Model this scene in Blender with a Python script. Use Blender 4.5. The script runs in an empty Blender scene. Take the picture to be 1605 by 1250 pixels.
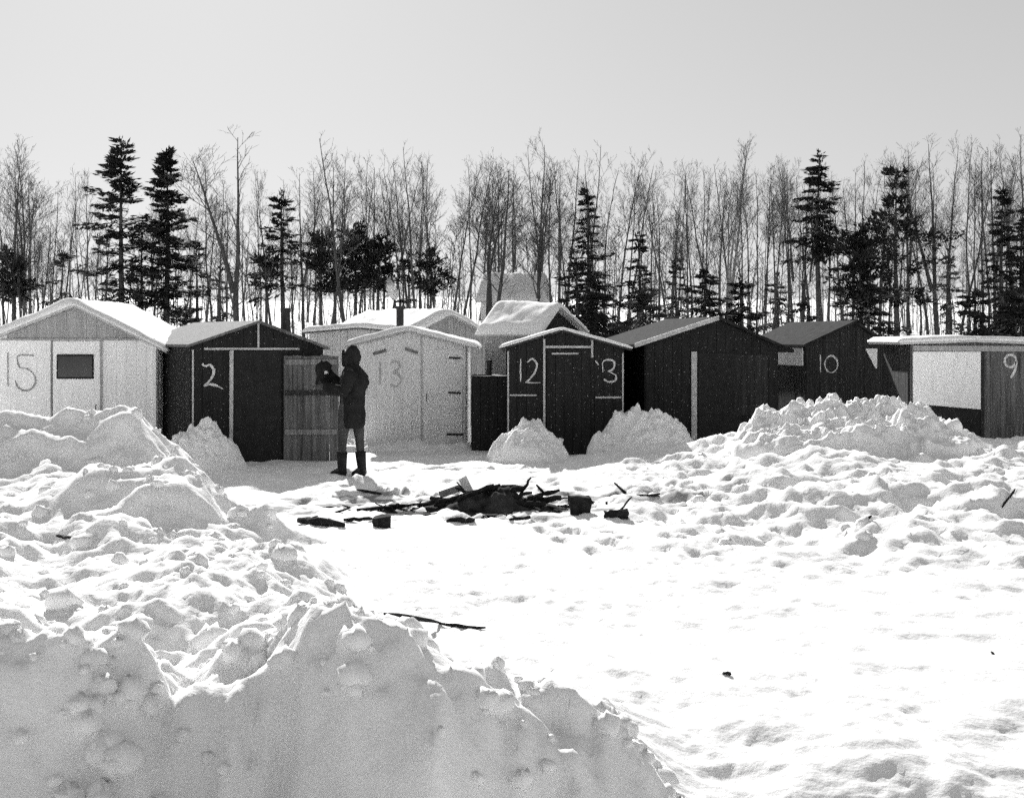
import bpy, math, random
import numpy as np
from mathutils import Vector, Matrix

random.seed(7)
R = random.Random(11)
SC = bpy.context.scene
COL = SC.collection

# ------------------------------------------------------------------ camera geometry
F, CX, HY, ZC = 2205.0, 802.5, 530.0, 1.9        # focal length (photo px), principal column, horizon row, eye height


def at(px, py, Y):
    return Vector(((px - CX) / F * Y, Y, ZC - (py - HY) / F * Y))


# ------------------------------------------------------------------ numpy noise
def _hash(ix, iy, s):
    h = (ix.astype(np.int64) * 374761393 + iy.astype(np.int64) * 668265263 + s * 1274126177) & 0xFFFFFFFF
    h = ((h ^ (h >> 13)) * 1274126177) & 0xFFFFFFFF
    h = (h ^ (h >> 16)) & 0xFFFFFFFF
    return h / 4294967295.0


def pnoise(x, y, s=0):
    ix, iy = np.floor(x), np.floor(y)
    fx, fy = x - ix, y - iy
    u, v = fx * fx * fx * (fx * (fx * 6 - 15) + 10), fy * fy * fy * (fy * (fy * 6 - 15) + 10)

    def g(a, b):
        t = _hash(ix + a, iy + b, s) * 2 * np.pi
        return np.cos(t) * (fx - a) + np.sin(t) * (fy - b)
    return ((g(0, 0) * (1 - u) + g(1, 0) * u) * (1 - v) + (g(0, 1) * (1 - u) + g(1, 1) * u) * v) * 1.5


def fbm(x, y, s=0, o=4, gain=.5):
    a, t = 1.0, 0.0
    for k in range(o):
        t = t + a * pnoise(x * 2 ** k + 17.3 * k, y * 2 ** k - 9.1 * k, s + k)
        a *= gain
    return t


def lumps(x, y, s=0):
    """rounded clods: the highest of the neighbouring domes"""
    ix, iy = np.floor(x), np.floor(y)
    best = np.zeros_like(x)
    for a in (-1, 0, 1):
        for b in (-1, 0, 1):
            cx = ix + a + _hash(ix + a, iy + b, s)
            cy = iy + b + _hash(ix + a, iy + b, s + 1)
            r = .35 + .55 * _hash(ix + a, iy + b, s + 2)
            hgt = .3 + .7 * _hash(ix + a, iy + b, s + 3)
            d = 1 - ((x - cx) ** 2 + (y - cy) ** 2) / (r * r)
            best = np.maximum(best, hgt * r * np.sqrt(np.maximum(d, 0)))
    return best


def heaps(x, y, s=0):
    """soft rounded heaps"""
    ix, iy = np.floor(x), np.floor(y)
    t = np.zeros_like(x)
    for a in (-1, 0, 1):
        for b in (-1, 0, 1):
            cx = ix + a + _hash(ix + a, iy + b, s)
            cy = iy + b + _hash(ix + a, iy + b, s + 1)
            r = .28 + .34 * _hash(ix + a, iy + b, s + 2)
            hgt = .25 + .75 * _hash(ix + a, iy + b, s + 3)
            d = np.sqrt(((x - cx) ** 2 + (y - cy) ** 2)) / r
            t = t + hgt * r * np.exp(-d ** 2.4)
    return t


def sm(a, b, x):
    t = np.clip((x - a) / (b - a), 0, 1)
    return t * t * (3 - 2 * t)


def terrain(x, y):
    x = np.asarray(x, float)
    y = np.asarray(y, float)
    w1, w2 = fbm(x * .9, y * .9, 31, 3), fbm(x * .9 + 40, y * .9, 35, 3)
    hill = 2.3 * sm(33, 62, y) + 5.0 * sm(70, 200, y) + .5 * fbm(x * .05, y * .05, 3, 3) * sm(32, 50, y)
    # ploughed, lumpy snow on the left
    xb = np.interp(y, [3, 5, 7, 11, 14, 17, 18.5, 19.3], [.4, .1, -.5, -1.7, -2.8, -3.9, -4.3, -8])
    L = sm(.45, -.55, x - xb + .35 * w1) * sm(19.6, 18.3, y)
    plateau = .27 * L
    mound = .62 * sm(-3.95, -4.75, x + .2 * w2) * np.exp(-((y - 17.3 - .3 * w1) / .95) ** 2) * (1 + .25 * w2)
    mid = .2 * np.exp(-(((x + 3.3) / 1.2) ** 2 + ((y - 13.3) / 1.2) ** 2)) + .16 * np.exp(-(((x + 1.7) / .7) ** 2 + ((y - 10) / .9) ** 2))
    # raised snow on the right
    right = np.interp(x, [.5, 1.3, 2.67, 3.8, 6, 9], [0, .14, .29, .48, .40, .40]) * sm(23.2, 20.9, y + .3 * w1) * sm(11.0, 19.5, y + .5 * w2)
    rr = sm(.9, 2.2, x + .3 * w1) * sm(22.5, 20.5, y) * sm(9.5, 14.0, y + .6 * w2)
    rough = np.clip(L * 1.0 + .50 * rr + .10, 0, 1) * sm(24, 20.5, y)
    z = hill + plateau + mound + mid * L + right
    z = z + .05 * fbm(x * .35, y * .35, 5, 3) * sm(30, 18, y)
    z = z + rough * (.16 * heaps(x * 1.5 + .3 * w2, y * 1.5 + .3 * w1, 50) + .40 * heaps(x * .8 + .4 * w1, y * .8 + .4 * w2, 54) + .09 * fbm(x * 1.9, y * 1.9, 60, 4, .55) + .04 * lumps(x * 3.1, y * 3.1, 62)) - rough * .10
    z = z + sm(25, 18, y) * ((.017 + .007 * sm(14, 10, y)) * fbm(x * 2.6 + .4 * w1, y * 2.6, 70, 4, .62) + .012 * lumps(x * 4, y * 4, 75) * (.4 + rough))
    trod = sm(23.5, 21.5, y) * sm(13.5, 15, y) * (1 - L) * sm(2.2, 1.0, x)
    z = z + rr * (.10 * fbm(x * .9 + .2 * w1, y * .9, 65, 4, .55) + .05 * fbm(x * 2.6, y * 2.6, 68, 3, .6))
    z = z + trod * .03 * fbm(x * 2.1, y * 2.1, 79, 3)
    # bank close to the camera
    zc = np.interp(x, [-6, -2.6, -1.95, -1.6, -1.25, -1.0, -.75, -.5, -.05, .3, .56, .9, 1.5, 3, 6],
                   [.78, .84, .89, .74, .54, .74, .90, .80, .58, .44, .33, .27, .25, .22, .22])
    zc = zc + .06 * fbm(x * 2.4, y * 1.2, 80, 3)
    left = sm(1.0, .3, x + .15 * w2)
    yc = 5.25 + .26 * fbm(x * 1.3, x * 0 + 3.3, 84, 4, .6) 
    s = .065 + 1.18 * left * (1 - .80 * np.exp(-((x + 1.33 + .1 * w1) / .30) ** 2) - .35 * np.exp(-((x + .25) / .15) ** 2))
    front = zc - s * (yc - y) * sm(0, .6, yc - y)
    front = np.maximum(front, -.02 - .6 * (1 - left))
    back = z + (zc - z) * np.exp(-((y - yc) / (.55 + .5 * left)) ** 2)
    d = np.clip(8.4 - y + .5 * w1, 0, 4.2)
    zz = np.where(y < yc, front, back) * left + (z - .040 * d ** 2) * (1 - left)
    near = np.exp(-((y - yc) / 1.1) ** 2)
    zz = zz + left * near * np.where(y < yc, 1, .3) * (.09 * fbm(x * 1.7 + y * .6, y * 1.7, 140, 4, .58) + .13 * heaps(x * 1.5, y * 1.5, 143) - .03)
    cl = lumps(x * 4.2, y * 4.2, 90) * .09 + lumps(x * 9, y * 9, 94) * .035 + .05 * fbm(x * 4, y * 4, 97, 4, .55)
    zz = zz + near * left * .85 * cl * np.where(y < yc, .40 + .60 * np.exp(-((y - yc) / .3) ** 2), 1.0)
    zz = zz + (.007 * fbm(x * 11, y * 11, 101, 3, .65) + .006 * lumps(x * 14, y * 14, 105)) * sm(15, 9, y) * (.2 + .8 * left) + .012 * fbm(x * 6, y * 6, 111, 3, .65) * sm(8, 12, y) * sm(24, 20, y)
    return zz


def ground_z(x, y):
    return float(terrain(np.array([x]), np.array([y]))[0])


# ------------------------------------------------------------------ materials (the photograph is black and white)
def material(name, lo, hi, rough=.8, scale=4.0, stretch=(1, 1, 1), bump=.0, bscale=30., spec=.2, detail=6, coord='Object'):
    m = bpy.data.materials.new(name)
    m.use_nodes = True
    nt = m.node_tree
    b = nt.nodes['Principled BSDF']
    b.inputs['Roughness'].default_value = rough
    b.inputs['Specular IOR Level'].default_value = spec
    tc = nt.nodes.new('ShaderNodeTexCoord')
    mp = nt.nodes.new('ShaderNodeMapping')
    mp.inputs['Scale'].default_value = stretch
    nt.links.new(tc.outputs[coord], mp.inputs['Vector'])
    n = nt.nodes.new('ShaderNodeTexNoise')
    n.inputs['Scale'].default_value = scale
    n.inputs['Detail'].default_value = detail
    n.inputs['Roughness'].default_value = .65
    nt.links.new(mp.outputs[0], n.inputs['Vector'])
    r = nt.nodes.new('ShaderNodeValToRGB')
    r.color_ramp.elements[0].position = .32
    r.color_ramp.elements[1].position = .68
    r.color_ramp.elements[0].color = (lo, lo, lo, 1)
    r.color_ramp.elements[1].color = (hi, hi, hi, 1)
    nt.links.new(n.outputs['Fac'], r.inputs['Fac'])
    nt.links.new(r.outputs['Color'], b.inputs['Base Color'])
    if bump:
        n2 = nt.nodes.new('ShaderNodeTexNoise')
        n2.inputs['Scale'].default_value = bscale
        n2.inputs['Detail'].default_value = 5
        nt.links.new(mp.outputs[0], n2.inputs['Vector'])
        bp = nt.nodes.new('ShaderNodeBump')
        bp.inputs['Strength'].default_value = bump
        bp.inputs['Distance'].default_value = .02
        nt.links.new(n2.outputs['Fac'], bp.inputs['Height'])
        nt.links.new(bp.outputs[0], b.inputs['Normal'])
    m['ramp'] = r.name
    return m


def flecked(m, amount=.70, val=.3, scale=22.0):
    """small pale scuffs, nail heads and frost specks on dark boards"""
    nt = m.node_tree
    b = nt.nodes['Principled BSDF']
    src = b.inputs['Base Color'].links[0].from_socket
    tc = [n for n in nt.nodes if n.type == 'TEX_COORD'][0]
    v = nt.nodes.new('ShaderNodeTexVoronoi')
    v.inputs['Scale'].default_value = scale
    nt.links.new(tc.outputs['Object'], v.inputs['Vector'])
    n = nt.nodes.new('ShaderNodeTexNoise')
    n.inputs['Scale'].default_value = 3.0
    nt.links.new(tc.outputs['Object'], n.inputs['Vector'])
    a = nt.nodes.new('ShaderNodeMath'); a.operation = 'LESS_THAN'
    nt.links.new(v.outputs['Distance'], a.inputs[0]); a.inputs[1].default_value = .16
    c = nt.nodes.new('ShaderNodeSeparateColor')
    nt.links.new(v.outputs['Color'], c.inputs[0])
    g = nt.nodes.new('ShaderNodeMath'); g.operation = 'GREATER_THAN'
    nt.links.new(c.outputs[0], g.inputs[0]); g.inputs[1].default_value = amount
    mu = nt.nodes.new('ShaderNodeMath'); mu.operation = 'MULTIPLY'
    nt.links.new(a.outputs[0], mu.inputs[0]); nt.links.new(g.outputs[0], mu.inputs[1])
    mx = nt.nodes.new('ShaderNodeMix'); mx.data_type = 'RGBA'
    nt.links.new(mu.outputs[0], mx.inputs[0])
    nt.links.new(src, mx.inputs[6])
    mx.inputs[7].default_value = (val, val, val, 1)
    nt.links.new(mx.outputs[2], b.inputs['Base Color'])
    return m


def snow_material():
    m = material('snow', .80, .92, .85, 1.1, bump=.35, bscale=26., spec=.15)
    nt = m.node_tree
    b = nt.nodes['Principled BSDF']
    src = b.inputs['Base Color'].links[0].from_socket
    at_ = nt.nodes.new('ShaderNodeAttribute')
    at_.attribute_name = 'soot'
    mx = nt.nodes.new('ShaderNodeMix'); mx.data_type = 'RGBA'
    nt.links.new(at_.outputs['Fac'], mx.inputs[0])
    nt.links.new(src, mx.inputs[6])
    mx.inputs[7].default_value = (.05, .05, .05, 1)
    nt.links.new(mx.outputs[2], b.inputs['Base Color'])
    # second, finer grain in the bump
    return m


V = (1, 1, .08)
M = dict(
    snow=snow_material(),
    clean_snow=material('fresh_snow', .82, .90, .85, 2.0, bump=.3, bscale=22., spec=.15),
    white=material('white_painted_boards', .78, .88, .6, 3.0, (2.5, 2.5, .5), .15, 30),
    pale=material('pale_weathered_boards', .42, .60, .8, 5.0, (3, 3, .25), .25, 25),
    grey=material('grey_weathered_boards', .10, .30, .85, 6.0, (3, 3, .18), .3, 25),
    midgrey=material('grey_gable_boards', .28, .42, .85, 6.0, (3, 3, .2), .3, 25),
    dark=flecked(material('black_tarred_boards', .012, .026, .75, 5.0, (2, 2, .3), .3, 25)),
    darkwood=flecked(material('dark_weathered_boards', .015, .05, .85, 7.0, (3, 3, .15), .3, 25), .6, .25),
    black=material('sooty_black', .012, .025, .7, 8.0, bump=.2),
    roof=material('frosted_dark_roofing', .06, .22, .9, 14.0, bump=.3, bscale=60),
    darkroof=material('black_roofing_felt', .02, .10, .9, 12.0, bump=.3, bscale=60),
    darkgrey=material('dark_grey_weathered_boards', .05, .20, .85, 6.0, (3, 3, .18), .3, 25),
    felt=material('black_felt', .01, .05, .95, 9.0, bump=.3, bscale=60, spec=.05),
    trim=material('pale_trim_paint', .36, .62, .7, 14.0, bump=.2),
    numwhite=material('white_number_paint', .30, .85, .7, 26.0),
    numgrey=material('grey_number_paint', .14, .45, .8, 26.0),
    numfaint=material('faint_number_paint', .42, .56, .8, 30.0),
    iron=material('black_stove_iron', .012, .03, .5, 10.0, bump=.1, spec=.4),
    pane=material('dark_window_glass', .012, .03, .12, 2.0, spec=.5),
    bark=material('grey_brown_bark', .04, .13, .95, 5.0, (2, 2, .5), .4, 18),
    palebark=material('pale_birch_bark', .14, .38, .9, 6.0, (1, 1, 2.5), .3, 18),
    twig=material('bare_twigs', .06, .14, .95, 5.0),
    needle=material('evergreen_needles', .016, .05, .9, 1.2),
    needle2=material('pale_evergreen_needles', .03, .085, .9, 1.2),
    char=material('charred_wood', .006, .03, .95, 12.0, bump=.6, bscale=40, spec=.1),
    sootash=material('sooty_ash', .006, .07, .95, 7.0, bump=.6, bscale=40, spec=.1),
    ash=material('grey_ash', .06, .30, .95, 9.0, bump=.5, bscale=40, spec=.1),
    palewood=material('pale_split_wood', .5, .75, .8, 8.0, (1, 1, .3), .2, 20),
    cloth=material('dark_parka_cloth', .012, .028, .9, 10.0, bump=.4, bscale=60, spec=.1),
    trouser=material('grey_trousers', .04, .09, .9, 10.0, bump=.4, bscale=60, spec=.1),
    skin=material('shaded_skin', .30, .36, .6, 10.0),  # lightly mottled grey skin tone
    fur=material('pale_fur_trim', .12, .3, .95, 30.0, bump=.5, bscale=80),
    rubber=material('black_boot_rubber', .01, .02, .5, 8.0),
)


# ------------------------------------------------------------------ mesh collecting
class MB:
    def __init__(self):
        self.v, self.f = [], []

    def add(self, vs, fs):
        o = len(self.v)
        self.v.extend([tuple(p) for p in vs])
        self.f.extend([tuple(i + o for i in f) for f in fs])

    def box(self, x0, x1, y0, y1, z0, z1):
        self.add([(x0, y0, z0), (x1, y0, z0), (x1, y1, z0), (x0, y1, z0), (x0, y0, z1), (x1, y0, z1), (x1, y1, z1), (x0, y1, z1)],
                 [(0, 3, 2, 1), (4, 5, 6, 7), (0, 1, 5, 4), (1, 2, 6, 5), (2, 3, 7, 6), (3, 0, 4, 7)])

    def prism_y(self, poly, y0, y1):
        """polygon of (x, z), counter-clockwise seen from -y, extruded from y0 to y1"""
        n = len(poly)
        self.add([(p[0], y0, p[1]) for p in poly] + [(p[0], y1, p[1]) for p in poly],
                 [tuple(range(n)), tuple(range(2 * n - 1, n - 1, -1))] + [(i, i + n, (i + 1) % n + n, (i + 1) % n) for i in range(n)])

    def tube(self, pts, rad, n=5, cap=True):
        pts = [Vector(p) for p in pts]
        o = len(self.v)
        prev = None
        for i, p in enumerate(pts):
            d = (pts[min(i + 1, len(pts) - 1)] - pts[max(i - 1, 0)])
            d = d.normalized() if d.length > 1e-9 else Vector((0, 0, 1))
            if prev is None:
                a = d.orthogonal().normalized()
            else:
                a = prev - d * prev.dot(d)
                a = a.normalized() if a.length > 1e-6 else d.orthogonal().normalized()
            prev = a
            b = d.cross(a)
            r = rad[i] if hasattr(rad, '__len__') else rad
            for k in range(n):
                t = 2 * math.pi * k / n
                self.v.append(tuple(p + (a * math.cos(t) + b * math.sin(t)) * r))
        for i in range(len(pts) - 1):
            for k in range(n):
                k2 = (k + 1) % n
                self.f.append((o + i * n + k, o + i * n + k2, o + (i + 1) * n + k2, o + (i + 1) * n + k))
        if cap:
            self.f.append(tuple(o + k for k in range(n - 1, -1, -1)))
            self.f.append(tuple(o + (len(pts) - 1) * n + k for k in range(n)))

    def rings(self, rings, cap=True):
        """loft through rings, each a list of the same number of points"""
        n = len(rings[0])
        o = len(self.v)
        for r in rings:
            self.v.extend([tuple(p) for p in r])
        for i in range(len(rings) - 1):
            for k in range(n):
                k2 = (k + 1) % n
                self.f.append((o + i * n + k, o + i * n + k2, o + (i + 1) * n + k2, o + (i + 1) * n + k))
        if cap:
            self.f.append(tuple(o + k for k in range(n - 1, -1, -1)))
            self.f.append(tuple(o + (len(rings) - 1) * n + k for k in range(n)))

    def mesh(self, name, mat, smooth=False):
        me = bpy.data.meshes.new(name)
        me.from_pydata(self.v, [], self.f)
        me.materials.append(mat)
        if smooth:
            me.polygons.foreach_set('use_smooth', [True] * len(me.polygons))
        me.update()
        return me

    def build(self, name, mat, parent=None, smooth=False):
        o = bpy.data.objects.new(name, self.mesh(name, mat, smooth))
        COL.objects.link(o)
        if parent is not None:
            o.parent = parent
        return o


def tag(o, label=None, cat=None, group=None, kind=None):
    for k, v in (('label', label), ('category', cat), ('group', group), ('kind', kind)):
        if v:
            o[k] = v
    return o


def empty(name, loc, rz=0.0):
    o = bpy.data.objects.new(name, None)
    COL.objects.link(o)
    o.location = loc
    o.rotation_euler = (0, 0, rz)
    o.empty_display_size = .2
    return o


def copy_tree(o, parent=None):
    c = o.copy()
    COL.objects.link(c)
    c.parent = parent
    for ch in [x for x in KIDS.get(o.name, [])]:
        copy_tree(ch, c)
    return c


KIDS = {}

# ------------------------------------------------------------------ snow ground
def axis(parts):
    out = []
    for a, b, st in parts:
        n = max(1, int(round((b - a) / st)))
        out += list(np.linspace(a, b, n, endpoint=False))
    return np.array(out + [parts[-1][1]])


def build_ground():
    xs = axis([(-400, -60, 20), (-60, -14, 1.0), (-14, -8, .14), (-8, -2.4, .05), (-2.4, 2.2, .022), (2.2, 8, .05), (8, 14, .14), (14, 60, 1.0), (60, 400, 20)])
    ys = axis([(-120, -10, 10), (-10, 2.5, .5), (2.5, 4, .05), (4, 7.5, .022), (7.5, 12, .035), (12, 22, .05), (22, 28, .12), (28, 80, 1.0), (80, 800, 25)])
    X, Y = np.meshgrid(xs, ys)
    Z = terrain(X, Y)
    fr = random.Random(55)
    prints = []
    for (x0, y0, x1, y1, n) in ((-2.3, 19.2, -1.0, 16.8, 12), (-.2, 15.7, .9, 12.6, 11), (.3, 17.0, .6, 21.3, 14), (-1.0, 17.0, -3.6, 20.2, 14), (.9, 16.6, 2.4, 15.0, 8),
                                (-.6, 15.6, 1.4, 13.0, 10), (-2.0, 20.5, 1.5, 20.8, 14)):
        a = math.atan2(y1 - y0, x1 - x0)
        for k in range(n):
            t = k / (n - 1)
            sd_ = .13 * (1 if k % 2 else -1)
            prints.append((x0 + (x1 - x0) * t - math.sin(a) * sd_ + fr.gauss(0, .06), y0 + (y1 - y0) * t + math.cos(a) * sd_ + fr.gauss(0, .06), a + fr.gauss(0, .2)))
    for k in range(70):
        prints.append((fr.gauss(-.3, 1.3), fr.gauss(16.4, .9), fr.uniform(0, 3.1)))
    for (px_, py_, a) in prints:
        i0, i1 = np.searchsorted(xs, [px_ - .4, px_ + .4])
        j0, j1 = np.searchsorted(ys, [py_ - .4, py_ + .4])
        dx, dy = X[j0:j1, i0:i1] - px_, Y[j0:j1, i0:i1] - py_
        u, v = dx * math.cos(a) + dy * math.sin(a), -dx * math.sin(a) + dy * math.cos(a)
        q = (u / .17) ** 2 + (v / .085) ** 2
        Z[j0:j1, i0:i1] += -.045 * np.exp(-q ** 2) + .014 * np.exp(-((np.sqrt(q) - 1.5) / .35) ** 2)
    nx, ny = len(xs), len(ys)
    co = np.stack([X, Y, Z], -1).reshape(-1, 3)
    i = np.arange(nx * ny).reshape(ny, nx)
    q = np.stack([i[:-1, :-1], i[:-1, 1:], i[1:, 1:], i[1:, :-1]], -1).reshape(-1, 4)
    me = bpy.data.meshes.new('snow_ground')
    me.vertices.add(len(co))
    me.vertices.foreach_set('co', co.ravel())
    me.loops.add(q.size)
    me.loops.foreach_set('vertex_index', q.ravel())
    me.polygons.add(len(q))
    me.polygons.foreach_set('loop_start', np.arange(0, q.size, 4))
    me.polygons.foreach_set('loop_total', np.full(len(q), 4))
    me.polygons.foreach_set('use_smooth', np.ones(len(q), bool))
    me.update(calc_edges=True)
    # soot and cinders trodden into the snow around the dead bonfire
    x, y = co[:, 0], co[:, 1]
    d = ((x + .35) / 2.1) ** 2 + ((y - 16.4) / 1.0) ** 2
    n = fbm(x * 1.3, y * 2.2, 120, 5, .65)
    soot = sm(.02, .42, n - .5 * d + .36) * .9
    core = sm(1.0, .3, ((x + .12) / 1.05) ** 2 + ((y - 16.35) / .35) ** 2 + .7 * n) * .85
    strk = sm(.30, .55, fbm(x * .9, y * 3.0, 130, 4, .6)) * sm(1.5, .7, ((x + .5) / 2.9) ** 2 + ((y - 16.1) / 1.3) ** 2) * .7
    s = np.clip(np.maximum(np.maximum(soot * .8, core), strk), 0, .95)
    a = me.attributes.new('soot', 'FLOAT', 'POINT')
    a.data.foreach_set('value', s.astype(np.float32))
    me.materials.append(M['snow'])
    o = bpy.data.objects.new('snow_ground', me)
    COL.objects.link(o)
    tag(o, kind='structure')


build_ground()


def chunk(mb, c, r, seed, squash=.8):
    """an angular clod of ploughed snow"""
    rr = random.Random(seed)
    n, m = 7, 5
    rows = []
    off = [[1 + rr.uniform(-.28, .28) for _ in range(n)] for _ in range(m)]
    rz = rr.uniform(0, 6)
    top = c + Vector((0, 0, r * squash))
    o = len(mb.v)
    for j in range(m):
        t = math.pi * (j + .5) / m
        for k in range(n):
            p = 2 * math.pi * k / n + rz
            q = r * off[j][k]
            mb.v.append((c.x + q * math.sin(t) * math.cos(p), c.y + q * math.sin(t) * math.sin(p), c.z + q * math.cos(t) * squash))
    for j in range(m - 1):
        for k in range(n):
            k2 = (k + 1) % n
            mb.f.append((o + j * n + k, o + (j + 1) * n + k, o + (j + 1) * n + k2, o + j * n + k2))
    mb.f.append(tuple(o + k for k in range(n)))
    mb.f.append(tuple(o + (m - 1) * n + k for k in range(n - 1, -1, -1)))


def rubble():
    mb = MB()
    spots = []
    for k in range(120):
        x = R.uniform(-2.1, .7)
        y = 5.32 + abs(R.gauss(0, .25))
        spots.append((x, y, R.choice([.02, .025, .03, .04, .055, .07])))
    for k in range(230):
        y = R.uniform(6.5, 18.6)
        xb = np.interp(y, [7, 11, 14, 17, 18.5], [-.5, -1.7, -2.8, -3.9, -4.3])
        spots.append((xb - abs(R.gauss(0, 1.0)) + .3, y, R.choice([.03, .04, .05, .07, .1])))
    for k in range(45):
        spots.append((R.uniform(1.2, 7.2), R.uniform(12, 21), R.choice([.02, .03, .04, .06, .08])))
    for k in range(70):
        x = R.uniform(-2.1, .4)
        spots.append((x, 5.2 - abs(R.gauss(0, .35)), R.choice([.015, .02, .03, .045, .06])))
    for k in range(40):
        spots.append((R.gauss(-1.35, .18), 5.1 - abs(R.gauss(0, .4)), R.choice([.02, .03, .05, .07])))
    P = np.array(spots)
    Z = terrain(P[:, 0], P[:, 1])
    for i, (x, y, r) in enumerate(spots):
        chunk(mb, Vector((x, y, Z[i] - r * .1)), r, i)
    tag(mb.build('snow_rubble', M['clean_snow'], smooth=True), 'loose clods of ploughed snow scattered over the banks', 'snow rubble', kind='stuff')


rubble()


def snow_pile(px, py_top, Y, rx, ry, seed, label, peaks, sharp=1.0, base=None):
    c = at(px, py_top, Y)
    base = ground_z(c.x, Y) if base is None else base
    Hh = c.z - base
    n = 111
    xs, ys = np.meshgrid(np.linspace(-1.25, 1.25, n), np.linspace(-1.25, 1.25, n))
    wx, wy = xs * rx, ys * ry
    h = np.zeros_like(xs)
    for (dx, dy, s, a) in peaks:
        d = np.sqrt(((xs - dx) / s) ** 2 + ((ys - dy) / s) ** 2)
        h = np.maximum(h, a * np.clip(1 - d ** 1.7 * .8, 0, 1))
    nz = fbm(wx * 3.2, wy * 3.2, seed, 4, .6)
    lm = 1.3 * lumps(wx * 2.3 + .2 * nz, wy * 2.3, seed + 5) + .2 * lumps(wx * 5, wy * 5, seed + 9)
    z = h * Hh * (1 + .15 * nz * sharp) + (.13 * lm + .06 * nz) * sharp * sm(0, .3, h) - .35 * (1 - sm(0, .10, h)) - .02
    z = z * 1.0
    mb = MB()
    vs = [(wx[j, i], wy[j, i], z[j, i]) for j in range(n) for i in range(n)]
    fs = [(j * n + i, j * n + i + 1, (j + 1) * n + i + 1, (j + 1) * n + i) for j in range(n - 1) for i in range(n - 1)]
    mb.add(vs, fs)
    # closed underside below the ground
    o = len(mb.v)
    ring = [i for i in range(n)] + [j * n + n - 1 for j in range(1, n)] + [(n - 1) * n + i for i in range(n - 2, -1, -1)] + [j * n for j in range(n - 2, 0, -1)]
    mb.v.extend([(mb.v[i][0], mb.v[i][1], -.4) for i in ring])
    for k in range(len(ring)):
        k2 = (k + 1) % len(ring)
        mb.f.append((ring[k], o + k, o + k2, ring[k2]))
    for k in range(int(10 + 24 * max(0, sharp - 1) * 2)):
        a, b = R.uniform(-.9, .9), R.uniform(-1.0, .25)
        j, i = int((b + 1.25) / 2.5 * (n - 1)), int((a + 1.25) / 2.5 * (n - 1))
        r = R.choice([.015, .02, .03, .04, .06, .10]) * sharp
        if z[j, i] > .02:
            chunk(mb, Vector((a * rx, b * ry, z[j, i] - r * .2)), r, seed * 31 + k)
    ob = mb.build('snow_pile', M['clean_snow'], smooth=True)
    ob.location = (c.x, Y, base)
    tag(ob, label, 'snow pile', 'snow piles along the row of sheds')
    return ob


snow_pile(315, 662, 20.5, .62, .62, 201, 'shaded grey snow pile against the left of shed 2', [(0, 0, 1.0, 1), (.35, -.2, .7, .85), (-.35, 0, .7, .75), (0, -.4, .9, .6)], .8)
snow_pile(828, 664, 21.8, .54, .55, 211, 'shaded grey snow pile in front of the 12 on its black shed', [(0, 0, 1.0, 1), (-.38, 0, .8, .75), (.42, -.1, .75, .8), (.1, -.4, .9, .6)], .8)
snow_pile(1008, 642, 22.1, .80, .6, 221, 'wide shaded snow pile between shed 12 and the white-posted black shed', [(-.22, .1, .6, 1), (.15, 0, .75, .85), (.5, 0, .5, .84), (-.6, 0, .5, .45), (.2, -.45, .9, .5)], 1.1)
snow_pile(1335, 628, 19.6, 1.42, 1.1, 231, 'large jagged sunlit snow pile below the number 10',
          [(-.12, 0, .55, 1.0), (-.42, .1, .5, .82), (.2, .05, .5, .93), (.42, 0, .5, .80), (-.78, .1, .34, .70), (.02, -.35, 1.1, .5), (-.3, -.4, 1.0, .4), (.7, -.1, .6, .42)], 1.35, .44)
snow_pile(640, 690, 24.1, 1.2, .5, 241, 'low shaded drift along the foot of the white shed 13', [(-.55, 0, .8, 1), (-.1, .1, .7, .75), (.5, .1, .5, .5)], .5, 0.0)


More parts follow.
